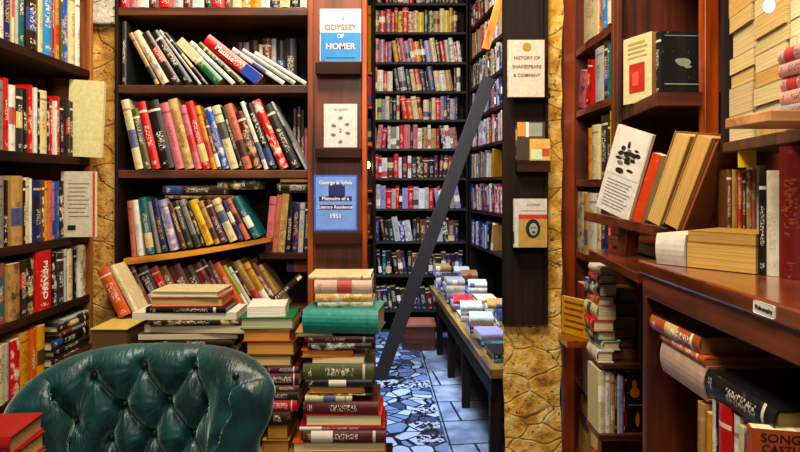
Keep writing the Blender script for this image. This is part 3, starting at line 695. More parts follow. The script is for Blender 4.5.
b = fo(517, 545, 122, 160.6, '#5a3520', 'small book with orange, grey and dark picture panels on the middle pillar ledge', Y=YT)
w, h = 28 * sr, 38.6 * sr
for x0, x1, z0, z1, c_ in ((.0, .3, .62, 1, '#d88a3c'), (.3, .42, .6, 1, '#e8e0d8'), (.42, .9, .62, .98, '#8f9488'), (.0, .36, 0, .6, '#3a2a1c')):
    patch(b, w * x0 + .001, w * x1, h * z0 + .001, h * z1 - .001, plain_mat('print_' + c_.strip('#'), c_, .5))
b = fo(530, 550, 139, 160.6, '#e6c060', 'small yellow booklet in front of the picture book on the middle pillar ledge', Y=YT - .012, t=.006)
w, h = 20 * sr, 21.6 * sr
patch(b, w * .05, w * .6, h * .05, h * .5, plain_mat('pale_green_print', '#c8d8b0', .5)); patch(b, w * .6, w * .97, h * .2, h * .55, plain_mat('brick_print', '#b8401c', .5)); patch(b, w * .3, w * .7, h * .55, h * .75, plain_mat('ochre_print', '#e89a3c', .5))
b = fo(514.5, 547, 199, 237.6 + 10, '#ded8d4', 'white book with red band and round face portrait on the lowest pillar ledge', Y=YR - .072)
w, h = 32.5 * sr, 48.6 * sr
patch(b, w * .12, w - .001, .002, h * .58, plain_mat('ochre_cover_print', '#b08a3e', .5)); patch(b, w * .12, w - .001, h * .58, h * .67, REDI, y=-.0009)
patch(b, w * .2, w * .95, h * .74, h * .755, plain_mat('tan_ink', '#b09a80', .5)); 
covertext(b, 'Ulysses', .016, w * .57, h * .88, plain_mat('tan_ink', '#b09a80', .5))
def disc(parent, x, z, rx, rz, mat, y, nm):
    bm = bmesh.new(); bmesh.ops.create_circle(bm, cap_ends=True, segments=20, radius=1, matrix=Matrix.Translation((x, y, z)) @ Matrix.Diagonal((rx, 1, rz, 1)) @ Matrix.Rotation(math.pi / 2, 4, 'X'))
    r_ = bmesh.ops.extrude_face_region(bm, geom=bm.faces[:]); bmesh.ops.translate(bm, vec=(0, .0006, 0), verts=[g for g in r_['geom'] if isinstance(g, bmesh.types.BMVert)])
    return link(nm, bm, mat, parent)
disc(b, w * .56, h * .38, .026, .034, INK, -.0014, 'portrait_hair'); disc(b, w * .57, h * .37, .015, .022, plain_mat('portrait_grey', '#9aa08c', .6), -.0019, 'portrait_face')
disc(b, w * .53, h * .40, .0035, .003, INK, -.0023, 'portrait_eye'); disc(b, w * .62, h * .40, .0035, .003, INK, -.0023, 'portrait_eye'); disc(b, w * .575, h * .31, .006, .004, INK, -.0023, 'portrait_mouth')

# ---- far wall bookcase
YW = 6.0; SW = YW / F
ybs = [3, 32, 62, 91, 119.5, 148.5, 178, 208.5, 241.5, 275, 310]
zsW = [Z(y, YW) for y in ybs]
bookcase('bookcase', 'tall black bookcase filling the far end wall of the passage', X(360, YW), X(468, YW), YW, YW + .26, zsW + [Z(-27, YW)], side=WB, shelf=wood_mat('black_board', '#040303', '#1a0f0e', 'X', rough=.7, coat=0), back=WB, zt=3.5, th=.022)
ordn = ['top', 'second', 'third', 'fourth', 'fifth', 'sixth', 'seventh', 'eighth', 'ninth', 'tenth', 'eleventh']
rg = random.Random(5)
pw = [['black', 'grey', 'red', 'umber', 'silver', 'maroon', 'charcoal', 'red', 'brown'], ['red', 'red', 'maroon', 'lavender', 'green', 'navy', 'orange', 'tan', 'cream', 'crimson', 'black', 'yellow', 'amber'], ['lavender', 'white', 'red', 'black', 'pink', 'cream', 'silver', 'white', 'amber', 'lavender'],
      ['cream', 'white', 'tan', 'black', 'red', 'navy', 'orange', 'silver', 'white', 'white'], ['navy', 'red', 'white', 'teal', 'lavender', 'orange', 'cream', 'black', 'lime'], ['grey', 'red', 'pink', 'white', 'tan', 'crimson', 'cream', 'white', 'black', 'amber'],
      ['umber', 'grey', 'red', 'white', 'black', 'charcoal', 'white', 'maroon', 'crimson'], ['navy', 'lavender', 'grey', 'red', 'white', 'black', 'silver', 'cream'], ['navy', 'charcoal', 'indigo', 'brown', 'maroon', 'black', 'silver', 'umber'], ['navy', 'black', 'umber', 'teal', 'brown', 'charcoal'], ['black', 'navy', 'umber', 'charcoal', 'maroon']]
for k, z in enumerate(zsW):
    its = rnd_items(X(466, YW) - X(371, YW) - .02, .19, .236, .026, .062, pw[k], 0, rg)
    row((X(371, YW), YW + .006, z + .0005), (1, 0, 0), its, 'far passage bookcase, %s shelf' % ordn[k], 'books on the %s shelf of the far wall' % ordn[k], far=True, depth=.14, maxlen=X(466, YW) - X(371, YW) - .03)
# a few flat bright books on top of the rows
# ---- angled shelves on the right of the passage
A0 = Vector((.665, 5.93, 0)); B0 = Vector((.885, 4.1, 0)); DA = (B0 - A0).normalized(); LA = (B0 - A0).length
MA = frame(A0, DA)
bookcase('bookcase', 'long dark bookcase along the right side of the passage above the low table', -.02, LA, 0, .25, [z - .001 for z in zsW[:9]] + [Z(-27, YW)], side=WB, shelf=WDX, back=WB, M=MA, zt=3.5, th=.026)
pw2 = [['tan', 'maroon', 'umber', 'black', 'pink'], ['cream', 'salmon', 'tan', 'maroon', 'navy', 'silver'], ['tan', 'pink', 'salmon', 'cream', 'grey', 'silver', 'brown'], ['grey', 'charcoal', 'tan', 'navy', 'black', 'silver'], ['grey', 'silver', 'navy', 'charcoal', 'lavender', 'orange'],
       ['silver', 'lavender', 'white', 'pink', 'black', 'orange', 'grey'], ['silver', 'white', 'maroon', 'grey', 'blue', 'tan'], ['white', 'maroon', 'navy', 'silver', 'grey', 'crimson'], ['navy', 'blue', 'white', 'black']]
for k, z in enumerate(zsW[:9]):
    its = rnd_items(LA * .72 if k not in (6, 8) else .62, .19, .236, .026, .062, pw2[k], 0, rg)
    row(MA @ Vector((.065, .005, z + .0005)), DA, its, 'passage side bookcase, %s shelf' % ordn[k], 'books on the %s shelf right of the passage' % ordn[k], far=True, depth=.14)
for k, col_, lab_ in ((6, 'amber', 'amber yellow book leaning right on the passage side shelves, upper of two'), (8, 'tan', 'large tan book leaning right on the passage side shelves, close to the pillar')):
    M_ = MA @ Matrix.Translation((.80, .006, zsW[k] + .001)) @ Matrix.Rotation(R(13), 4, 'Y') @ Matrix.Translation((-.06, 0, 0))
    book(M_, .06, .225, .16, col_, hard=False, label=lab_, state='leaning right')

# ---- narrow case just behind the post
YN = 2.75
nc = bookcase('bookcase', 'slim bookcase seen in the narrow gap right of the wooden post', X(330, YN), X(374, YN), YN, YN + .2, [Z(y, YN) for y in (72, 106, 142, 190, 236, 280)], side=WD, shelf=WO, back=WD, zt=2.9, th=.012, ts=.008)
for c_, y0, y1, p0, p1, lab in (('amber', 5, 72, 356, 371, 'tall amber book on the upper shelf of the slim case by the post'), ('red', 76, 105.5, 356, 371.5, 'red book on the second shelf of the slim case by the post'), ('navy', 118, 141.5, 356, 371, 'navy blue book on the third shelf of the slim case by the post'),
                                ('cream', 196, 235, 357, 363, 'slim cream book on the fifth shelf of the slim case by the post'), ('maroon', 198, 235.5, 363.5, 371.5, 'dark red book on the fifth shelf of the slim case by the post'), ('umber', 246, 279, 356, 371, 'dark brown book on the lowest shelf of the slim case by the post')):
    M_ = Matrix.Translation((X(p0, YN), YN + .01, Z(y1, YN) + .001))
    book(M_, (p1 - p0) * YN / F, (y1 - y0 - .5) * YN / F, .12, c_, label=lab)
def bulb(name, loc, r, label, energy, col=(1, .72, .32), strength=14):
    t = empty(name, loc, label, 'lamp')
    bm = bmesh.new(); bmesh.ops.create_uvsphere(bm, u_segments=16, v_segments=10, radius=r); bmesh.ops.scale(bm, vec=(1, 1, 1.25), verts=bm.verts)
    m = bpy.data.materials.new('lit_bulb'); m.use_nodes = True; bb = m.node_tree.nodes['Principled BSDF']
    bb.inputs['Emission Color'].default_value = (*col, 1); bb.inputs['Emission Strength'].default_value = strength
    link('bulb', bm, m, t, smooth=True)
    bm = bmesh.new(); bmesh.ops.create_cone(bm, cap_ends=True, segments=14, radius1=r * .6, radius2=r * .5, depth=r * 1.6, matrix=Matrix.Translation((0, 0, r * 1.9)))
    link('socket', bm, plain_mat('brass_socket', '#8a6420', .3, 1), t)
    l = bpy.data.lights.new('lamp_light', 'POINT'); l.energy = energy; l.color = col; l.shadow_soft_size = r * 1.6
    lo = bpy.data.objects.new('lamp_light', l); COL.objects.link(lo); lo.location = Vector(loc) + Vector((0, -r * 2.2, -r * .5))
    return t
bulb('lamp_bulb', P(367, 165, YN + .03), .014, 'small glowing yellow bulb in the gap right of the wooden post', 1.2)

# ---- low display table in the passage
tb = empty('display_table', (0, 0, 0), 'long low wooden table heaped with books along the right of the passage', 'table')
TZ = .52
e0 = Vector((.455, 3.12, 0)); e1 = Vector((.27, 5.75, 0)); w0 = .43; w1 = .34
bm = bmesh.new()
pts = [e0, e0 + Vector((w0, .05, 0)), e1 + Vector((w1, 0, 0)), e1]
lo = [bm.verts.new((p.x, p.y, TZ - .045)) for p in pts]; hi = [bm.verts.new((p.x, p.y, TZ)) for p in pts]
bm.faces.new(hi); bm.faces.new(lo[::-1])
for i in range(4): bm.faces.new((lo[i], lo[(i + 1) % 4], hi[(i + 1) % 4], hi[i]))
link('table_top', bm, WTAB, tb)
for u, s_ in ((.02, .06), (.34, .05), (.58, .05), (.82, .05)):
    p = e0.lerp(e1, u) + Vector((.012, .01, 0)); box('leg', p.x, p.x + s_, p.y, p.y + s_, 0, TZ - .046, WD, tb)
    q = p + Vector((w0 + (w1 - w0) * u - .1, 0, 0)); box('leg', q.x, q.x + s_, q.y, q.y + s_, 0, TZ - .046, WD, tb)
def apron():
    a, b_ = e0 + Vector((.02, .03, TZ - .096)), e0.lerp(e1, .86) + Vector((.02, 0, TZ - .096))
    o = boxb('apron', a, b_, .1, .02, WD, tb)
apron()
tcol = ['white', 'navy', 'silver', 'red', 'blue', 'cream', 'black', 'lavender', 'tan', 'white', 'indigo', 'maroon', 'silver', 'skyblue', 'white', 'charcoal']
rt = random.Random(21); n_t = 0
for i in range(8):
    u = .03 + i * .122
    for j in range(2):
        base = e0.lerp(e1, u); wd = w0 + (w1 - w0) * u
        cx = base.x + wd * (.27 + .46 * j); yy = base.y + .02
        z = TZ + .0005
        for k in range(2 if i < 2 else (3 if i < 5 else 4)):
            th_ = rt.uniform(.018, .032) * (1 + .13 * i); c_ = rt.choice(tcol); rr = rt.uniform(-6, 6)
            Lw = min(.15, wd * .385)
            flat(cx, yy + .03, z, Lw, th_, .21, c_, rot=rr, row='low passage table', group='books lying on the low passage table', page='#dcd6c8')
            z += th_ + .0008
# standing books at the far end of the table by the side shelves


# ---- wooden crate on the passage floor
cr = empty('wooden_crate', (X(419, 5.4), 5.42, 0), 'brown wooden crate standing on the passage floor at the end', 'crate')
wc = 32 * 5.4 / F; hc = .21
box('front_board', -wc / 2, wc / 2, 0, .015, 0, hc, WRX, cr); box('back_board', -wc / 2, wc / 2, .27, .285, 0, hc, WRX, cr)
for s_ in (-1, 1): box('end_board', s_ * wc / 2 - .008, s_ * wc / 2 + .007, .016, .269, 0, hc, WRX, cr)
box('lid', -wc / 2 - .012, wc / 2 + .012, -.01, .295, hc + .0005, hc + .02, wood_mat('crate_lid_wood', '#5a1c12', '#a8604a', 'X'), cr)

# ---- ladder
lad = empty('ladder', (0, 0, 0), 'dark wooden ladder leaning across the passage against the right shelves', 'ladder')
l0, l1 = P(379, 381, 4.6), P(489, 78, 4.75)
l0.z = .0
off = Vector((.03, .34, 0))
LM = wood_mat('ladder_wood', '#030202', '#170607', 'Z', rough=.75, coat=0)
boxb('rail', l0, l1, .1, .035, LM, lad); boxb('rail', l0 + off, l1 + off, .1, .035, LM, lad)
for k in range(1, 9):
    a = l0.lerp(l1, k / 9); boxb2 = boxb
    bm = bmesh.new(); d_ = off.normalized(); x_ = d_.cross(Vector((0, 0, 1))); zq = Vector((0, 0, 1))
    M_ = Matrix((x_, zq, d_)).transposed().to_4x4(); M_.translation = a + off / 2
    bmesh.ops.create_cone(bm, cap_ends=True, segments=12, radius1=.014, radius2=.014, depth=off.length - .03, matrix=M_)
    link('rung', bm, LM, lad)
# lighter rail high up on the side shelves
a, b2 = P(504, -14, 4.35), P(485.5, 49, 4.45)
tag(boxb('library_rail', b2, a, .055, .03, wood_mat('honey_rail_wood', '#9a4c10', '#e09a3c', 'Z')), 'honey coloured slanting wooden rail high against the right passage shelves', 'rail')
BOOKS_MARK = len(BOOKS)

# ---- right wall, narrow section (spines look left): plane x = .70
RX = .70
def RY(px): return .70 * F / (px - 400)
zN = [2.27, 1.986, 1.744, 1.47, 1.188, .90, .686, .40, .1]
MR = frame((RX, 2.50, 0), (0, -1, 0))
nb = bookcase('bookcase', 'orange brown bookcase along the right wall just right of the stone pillar', 0, .50, 0, .26, zN, side=WR, shelf=WRY, back=WR, M=MR, zt=3.2, th=.026, ts=.018)
box('front_stile', -.02, .018, -.045, -.0005, 0, 3.2, WO, nb)
box('front_stile', .478, .50, -.012, -.0005, 1.2, 3.2, WR, nb)
RN = 'right wall narrow bookcase'
side_row([('cream', 583, 597, .20), ('orange', 597.5, 600, .2), ('skyblue', 600.5, 607, .19), ('white', 607.5, 612, .17)], zN[1], 'top shelf right of stone pillar', 'books on the top shelf right of the pillar', RY, RX, (0, -1, 0))
side_row([('pink', 577, 583, .14, -14), ('red', 585, 590, .165, -12), ('silver', 594, 602, .19), ('charcoal', 602.3, 607, .195), ('teal', 607.3, 609, .18), ('white', 609.3, 612, .2)], zN[2], 'second shelf right of stone pillar', 'books on the second shelf right of the pillar', RY, RX, (0, -1, 0))
side_row([('amber', 588, 591, .19), ('cream', 591.3, 598, .195), ('charcoal', 599, 606, .22), ('umber', 606.3, 609.5, .2), ('yellow', 609.8, 612, .225)], zN[3], 'third shelf right of stone pillar', 'books on the third shelf right of the pillar', RY, RX, (0, -1, 0))
side_row([('cream', 576, 584, .235), ('tan', 584.3, 587.5, .23), ('white', 587.8, 596, .232), ('cream', 596.3, 601, .228), ('navy', 601.3, 608, .2), ('red', 608.3, 612, .19)], zN[4], 'fourth shelf right of stone pillar', 'tall pale books on the fourth shelf right of the pillar', RY, RX, (0, -1, 0))
side_row([('brown', 577, 583, .17), ('navy', 583.3, 588, .2), ('orange', 588.3, 594, .21), ('umber', 594.3, 600, .18), ('crimson', 600.3, 606, .18)], zN[5], 'fifth shelf right of stone pillar', 'books on the fifth shelf right of the pillar', RY, RX, (0, -1, 0))
side_row([('white', 583, 590, .17), ('silver', 590.3, 592.5, .16), ('red', 593, 597, .12), ('maroon', 598, 606, .15)], zN[6], 'sixth shelf right of stone pillar', 'books on the sixth shelf right of the pillar', RY, RX, (0, -1, 0))
side_row([('tan', 577, 586, .22, -8), ('salmon', 590, 596, .23, -8), ('brown', 599, 604, .22, -7), ('cream', 606, 610, .19, -5)], zN[7], 'lowest shelf right of stone pillar', 'books leaning right on the lowest shelf right of the pillar', RY, RX, (0, -1, 0))
# yellow leaflet book leaning out over the fifth shelf
b = faceout(Matrix.Translation((.60, 2.30, .905)) @ Matrix.Rotation(R(-62), 4, 'Z'), .13, .135, .012, '#d9960f', '', 'yellow book with dark scribbled cover leaning out right of the stone pillar')
DOR = plain_mat('dark_orange_ink', '#7a3c06', .5)
for k in range(5): patch(b, .012 + .004 * (k % 2), .115 - .006 * (k % 3), .112 - k * .022, .120 - k * .022, DOR, 'printed_line')
box('ledge', -.0, .0001, 0, .0001, 0, .0001, WR) if False else None
lg = tag(box('display_ledge', .585, .688, 2.17, 2.34, .878, .9035, WRY), 'small brown ledge jutting from the narrow right bookcase under the yellow book', 'ledge')

# ---- corner unit B (upper)
UB = empty('bookcase', (0, 0, 0), 'red brown corner bookcase with open front holding two large face out books', 'bookcase')
def ub(nm, *a, mat=WR): return box(nm, *a, mat, UB)
zU = 1.69
def poly_board(nm, pts, z0, z1, mat, parent):
    bm = bmesh.new(); lo = [bm.verts.new((x, y, z0)) for x, y in pts]; hi = [bm.verts.new((x, y, z1)) for x, y in pts]; n = len(pts)
    bm.faces.new(hi); bm.faces.new(lo[::-1])
    for i in range(n): bm.faces.new((lo[i], lo[(i + 1) % n], hi[(i + 1) % n], hi[i]))
    bmesh.ops.bevel(bm, geom=bm.edges[:], offset=.002, segments=2, affect='EDGES')
    return link(nm, bm, mat, parent)
ub('back_panel', .70, 1.0, 1.985, 1.997, 1.29, 2.9, mat=WR)
ub('side_panel', 1.0, 1.015, 1.60, 1.997, 1.29, 2.9, mat=WR)
ub('front_post', X(703, 1.6), X(717, 1.6), 1.59, 1.625, 1.292, 2.9, mat=WO)
ub('corner_post', .684, .699, 1.95, 1.984, 1.2895, 2.9, mat=WR)
poly_board('shelf', [(.70, 1.95), (.662, 1.60), (1.0, 1.60), (1.0, 1.984), (.70, 1.984)], zU - .036, zU, WRX, UB)
poly_board('shelf', [(.70, 1.95), (.662, 1.60), (1.0, 1.60), (1.0, 1.984), (.70, 1.984)], 2.24, 2.27, WRX, UB)
# cream book with red picture standing on it
Yb_ = 1.80
b = faceout(Matrix.Translation((.672, 1.865, zU + .0006)) @ Matrix.Rotation(R(-70), 4, 'Z'), .118, .195, .042, '#e6d9a8', '', 'cream book with red picture on its cover standing on the red brown corner shelf', page='#b07a3c')
patch(b, .026, .09, .03, .115, plain_mat('red_picture', '#b02818', .5)); patch(b, .04, .065, .05, .09, plain_mat('pale_red_picture', '#d8503c', .5), y=-.001)
for k in range(4): patch(b, .02, .10 - .008 * (k % 2), .132 + .013 * k, .136 + .014 * k, plain_mat('olive_ink', '#a8954c', .5), 'printed_line')
b = faceout(Matrix.Translation((X(661, 1.655), 1.655, zU + .0006)) @ Matrix.Rotation(R(4), 4, 'Z'), .118, .17, .03, '#171a16', '', 'dark green black book with a pale emblem facing out on the corner shelf')
GE = plain_mat('pale_emblem_print', '#8a9288', .5)
disc(b, .062, .088, .020, .011, GE, -.0014, 'emblem_oval'); disc(b, .05, .092, .012, .006, GE, -.0019, 'emblem_wing'); disc(b, .074, .076, .010, .004, GE, -.0014, 'emblem_tail'); patch(b, .01, .108, .028, .031, GE, 'printed_line'); patch(b, .01, .108, .158, .160, GE, 'printed_line')

# ---- counter / lower cabinet along the right
CXL = .51; CT = 1.29
ct = empty('counter_cabinet', (0, 0, 0), 'glossy red brown counter cabinet with open shelf along the right', 'cabinet')
box('counter_top', CXL, 1.1, .35, 1.33, CT - .028, CT, WRY, ct, bev=.004)
box('fascia', CXL + .006, CXL + .028, .36, 1.32, CT - .075, CT - .0285, wood_mat('fascia_wood', '#2c0e05', '#7c3a14', 'Y'), ct)
box('end_panel', CXL + .006, 1.1, 1.30, 1.32, 0, CT - .0755, WR, ct)
box('near_panel', CXL + .006, 1.1, .36, .38, 0, CT - .0755, WR, ct)
box('back_panel', .86, .875, .3805, 1.2995, 0, CT - .03, wood_mat('cabinet_back_wood', '#1a0703', '#4a1c0a', 'Z'), ct)
SH = 1.09
box('shelf', CXL + .01, .859, .3805, 1.2995, SH - .24, SH - .216, WRY, ct)
SHZ = SH - .2155
tg = box('price_tag', CXL - .0016, CXL - .0001, .842, .892, CT - .023, CT - .005, plain_mat('white_tag', '#e8e0d8', .6), ct)
text_mesh('Philosophy', .0095, INK, Matrix.Translation((CXL - .0019, .867, CT - .014)) @ Matrix(((0, 0, -1, 0), (-1, 0, 0, 0), (0, 1, 0, 0), (0, 0, 0, 1))), parent=tg, ext=.0003, name='tag_lettering')

# small riser at the back of the counter
rs = tag(box('riser_shelf', .70, 1.0, 1.28, 1.47, 1.2905, 1.345, WR), 'low red brown riser behind the counter carrying a row of small books', 'shelf')
rs.location = (0, 0, 0)
ub('floor_panel', .66, 1.0, 1.335, 1.98, 1.262, 1.289, mat=WR)

# big tan stack on the counter
def rstack(items, cx, cy, z, rot, rowlab):
    for col, L, t_, d, cov, pg, lab in items:
        M_ = Matrix.Translation((cx, cy, z)) @ Matrix.Rotation(R(rot), 4, 'Z')
        B = Matrix(((0, 0, 1, 0), (0, 1, 0, 0), (-1, 0, 0, 0), (0, 0, 0, 1)))
        Mx = M_ @ Matrix.Translation((-L / 2, -d / 2, t_)) @ B
        book(Mx, t_ - .0006, L, d, col, hard=False, cov=cov, page=pg, label=lab); z += t_
    return z
TAN1 = cover_mat('#c9a04c', '#7a5a20', amount=.2)
MK = frame((.520, 1.255, CT + .0006), (.115, -.15, 0))
BF = Matrix(((0, 0, 1, 0), (0, 1, 0, 0), (-1, 0, 0, 0), (0, 0, 0, 1)))
def kflat(u0, u1, z, t_, d, back, cov, pg, lab):
    L = u1 - u0
    M_ = MK @ Matrix.Translation((u0, 0, z))
    if back: M_ = M_ @ Matrix.Translation((L, d, 0)) @ Matrix.Rotation(math.pi, 4, 'Z')
    book(M_ @ Matrix.Translation((0, 0, t_)) @ BF, t_ - .0006, L, d, 'tan', hard=False, cov=cov, page=pg, label=lab)
kflat(0, .060, 0, .062, .13, False, cover_mat('#e8ded0', '#cdbfae', amount=.3), '#d8cdb4', 'short thick white book lying left of the tan page blocks on the counter')
kflat(.062, .188, 0, .049, .13, True, cover_mat('#c79d4a', '#8a6020', amount=.2), '#d0a24c', 'thick tan paged book lying at the corner of the counter')
kflat(.064, .188, .0495, .022, .13, True, cover_mat('#b98d3c', '#8a6020', amount=.2), '#bd9142', 'thin tan paged book lying on the thick one on the counter')
# upright books on the counter to the right (spines towards the camera-left)
def upb(px, py_b, Y, t_, h, d, col, lab, rot=-35, cov=None, hard=True):
    M_ = Matrix.Translation((X(px, Y), Y, CT + .0006)) @ Matrix.Rotation(R(rot), 4, 'Z')
    return book(M_, t_, h, d, col, hard=hard, cov=cov, label=lab)
REDL = cover_mat('#6e1210', '#a05a2a', .35, .34)
for u0, t_, h_, d_, col_, lab_, cv_ in ((.1925, .012, .180, .12, 'black', 'slim black book standing on the counter right of the tan pages', None),
    (.2050, .020, .185, .13, 'white', 'white and cream spined book standing on the counter beside the red volumes', cover_mat('#e4dcc0', '#8a8060', amount=.3)),
    (.2258, .040, .226, .15, 'maroon', 'dark red leather volume standing on the counter next to the white spine', REDL),
    (.2668, .040, .226, .15, 'maroon', 'dark red leather volume cut by the right edge of the picture', REDL)):
    book(MK @ Matrix.Translation((u0, random.uniform(0, .004), 0)), t_, h_, d_, col_, hard=True, cov=cv_, label=lab_)
# row of small books on the riser
row((X(728, 1.36), 1.365, 1.3458), (1, -.32, 0), [('brown', 5, 66, 0), ('tan', 5, 66, 0), ('orange', 4, 66, 0), ('brown', 4, 62, 0), ('tan', 5, 64, 0), ('salmon', 4, 66, 0), ('white', 3.5, 70, 0), ('tan', 5, 70, 0), ('cream', 5, 58, 0), ('orange', 7, 62, 0)],
    'riser behind the counter', 'small books standing on the riser', unit=1.3 / F, depth=.1)
# yellow tag hanging above the small books
tag(box('yellow_note', 0, .034, 0, .0015, 0, .042, plain_mat('yellow_paper', '#e0b410', .6), M=Matrix.Translation((X(746, 1.27), 1.30, Z(168, 1.27) + .002)) @ Matrix.Rotation(R(-18), 4, 'Z'), bev=0),
    'small yellow paper note stuck upright on the row of small books', 'note')

# display ledge with the black and white photo book
dl = empty('display_ledge', (0, 0, 0), 'tilted red brown display ledge holding books leaning to the right', 'ledge')
q0, q1 = P(588, 214, 1.74), P(668, 231, 1.52)
dv = (q1 - q0).normalized(); Ld = (q1 - q0).length
MD = frame(q0, dv)
box('ledge_board', 0, Ld + .01, 0, .11, -.018, 0, WRY, dl, M=MD); box('front_lip', -.004, Ld, -.012, -.0005, -.018, .008, WRX, dl, M=MD)
box('support_block', .10, .13, .01, .06, -.093, -.0185, WR, dl, M=MD)
# covers along the ledge face left / towards the camera
def ledge_book(u, w, h, t_, lean, hexc, label, page='#d9c494', y=.012, twist=0):
    M_ = MD @ Matrix.Translation((u + w, y, .001)) @ Matrix.Rotation(R(lean), 4, 'Y') @ Matrix.Translation((-w, 0, 0))
    return faceout(M_, w, h, t_, hexc, '', label, page=page)
b = ledge_book(.012, .115, .235, .012, 12, '#e8e4dc', 'white book with a black and white photograph on the display ledge')
gp = [plain_mat('photo_grey_%d' % i, c_, .5) for i, c_ in enumerate(('#d8d4cc', '#6a6660', '#1c1a18', '#a09a90'))]
patch(b, .004, .112, .105, .23, gp[0])
rr = random.Random(4)
for k in range(26):
    a_, r0 = rr.random() * 6.283, rr.random(); cxx, czz = .057 + .038 * r0 * math.cos(a_), .155 + .042 * r0 * math.sin(a_)
    if czz < .112: czz = .116
    disc(b, cxx, czz, rr.uniform(.004, .014), rr.uniform(.003, .009), gp[rr.choice((1, 2, 2, 3))], -.0012 - .00006 * k, 'photo_shape')
for k in range(9): patch(b, .014, .098 - .006 * (k % 3), .088 - k * .009, .0895 - k * .009, gp[1], 'printed_line')
b = ledge_book(.137, .028, .185, .03, 13, '#d8400c', 'orange red book standing next to the photograph book on the display ledge', y=.014)
for i_, (u, hh, ln, w_, col_, lab) in enumerate(((.222, .24, 14.5, .046, '#c9a25a', 'tan paged book standing on the display ledge right of the orange one'), (.273, .24, 15.5, .044, '#c6984c', 'second tan paged book standing on the display ledge'), (.289, .235, 16, .012, '#9a4c1c', 'reddish brown bound book at the right end of the display ledge'))):
    M_ = MD @ Matrix.Translation((u, .012, .001)) @ Matrix.Rotation(R(ln), 4, 'Y') @ Matrix.Translation((-w_, 0, 0))
    r = empty('book', mat=M_, label=lab, cat='book')
    # fore-edge turned to the viewer: page block with thin covers either side
    bt = .003
    bm = bmesh.new(); bx(bm, 0, bt, 0, .09, 0, hh, bev=.001); bx(bm, w_ - bt, w_, 0, .09, 0, hh, bev=.001); bx(bm, 0, w_, .09, .093, 0, hh, bev=.001)
    link('cover', bm, cover_mat('#8a4a20' if i_ == 2 else '#b08440', '#5a3010'), r)
    bm = bmesh.new(); bx(bm, bt + .0003, w_ - bt - .0003, .003, .0895, .004, hh - .004); link('pages', bm, page_mat(col_), r)
# tiers below the ledge
poly_board('lower_board', [(.565, 1.86), (.515, 1.345), (.66, 1.345), (.695, 1.86)], 1.236, 1.2585, WRY, dl)

# ---- lower unit between narrow case and counter
YL = 1.86; SL = YL / F
lu = empty('bookcase', (0, 0, 0), 'low dark red bookcase between the pillar shelves and the counter cabinet', 'bookcase')
LX0, LX1 = X(597, YL), X(658, YL)
zl = [Z(362, YL), Z(432, YL), Z(500, YL)]
box('back_panel', LX0 + .05, LX1 + .014, 1.97, 1.982, 0, 1.22, WR, lu)
box('side_panel', LX1, LX1 + .015, 1.84, 1.969, 0, 1.22, WR, lu)
box('front_post', X(638, YL), X(642, YL), YL - .01, YL + .012, Z(362, YL), Z(268, YL), WR, lu)
for z in zl[1:]: box('shelf', LX0, LX1 - .0005, YL - .02, 1.9695, z - .02, z, WRX, lu)
box('shelf', X(600, YL), LX1 - .0005, YL - .02, 1.9695, zl[0] - .016, zl[0], WRX, lu)
row((X(597.5, YL), YL - .01, zl[1] + .0005), (1, 0, 0), [('cream', 7, 62, 0), ('white', 5, 60, 0), ('tan', 4, 58, 0), ('umber', 2.5, 60, 0), ('silver', 3, 58, 0), ('lavender', 2.6, 56, 0), ('maroon', 1.9, 54, 0)], 'low bookcase left of the counter', 'upright books beside the dark face-out cover', unit=SL, depth=.105)
b = fo(626.3, 652, 372, 431.6, '#100c10', 'black book with an orange figure on its cover in the low bookcase', Y=YL - .005, t=.02)
w, h = 26.5 * SL, 59 * SL; OF = plain_mat('orange_figure_print', '#b8581c', .5)
disc(b, w * .3, h * .80, .007, .013, OF, -.0014, 'printed_figure_head'); disc(b, w * .32, h * .66, .014, .016, OF, -.0015, 'printed_figure_body'); disc(b, w * .42, h * .2, .006, .022, OF, -.0014, 'printed_figure_leg'); patch(b, w * .08, w * .92, h * .44, h * .455, gp[1], 'printed_line')
for k in range(3): patch(b, w * .6, w * .92, h * (.3 - .07 * k), h * (.315 - .07 * k), gp[1], 'printed_line')
# page stacks behind (tan strips) and coloured books in front
pile([('brown', 613, 636, 361.5, 350, 0, 'back', '#8a5a2c'), ('umber', 612, 636, 350, 340, 0, 'back', '#7a4c22'), ('brown', 614, 636, 340, 330, 0, 'back', '#6e431e'), ('maroon', 613, 636, 330, 318, 0, 'back', '#8a5a2c'), ('umber', 612, 636, 318, 304, 0, 'back', '#6b4420'), ('brown', 614, 636, 304, 290, 0, 'back', '#7a4c22')],
     YL + .02, 'brown paged stack in the low bookcase', 'brown paged books stacked left of the counter', zl[0] + .0005, d=.075)
flat(X(645.5, 1.93), 1.888, zl[0] + .002, .03, .04, .07, 'umber', label='dark book in the recess of the low bookcase')
zc = zl[0] + .0005
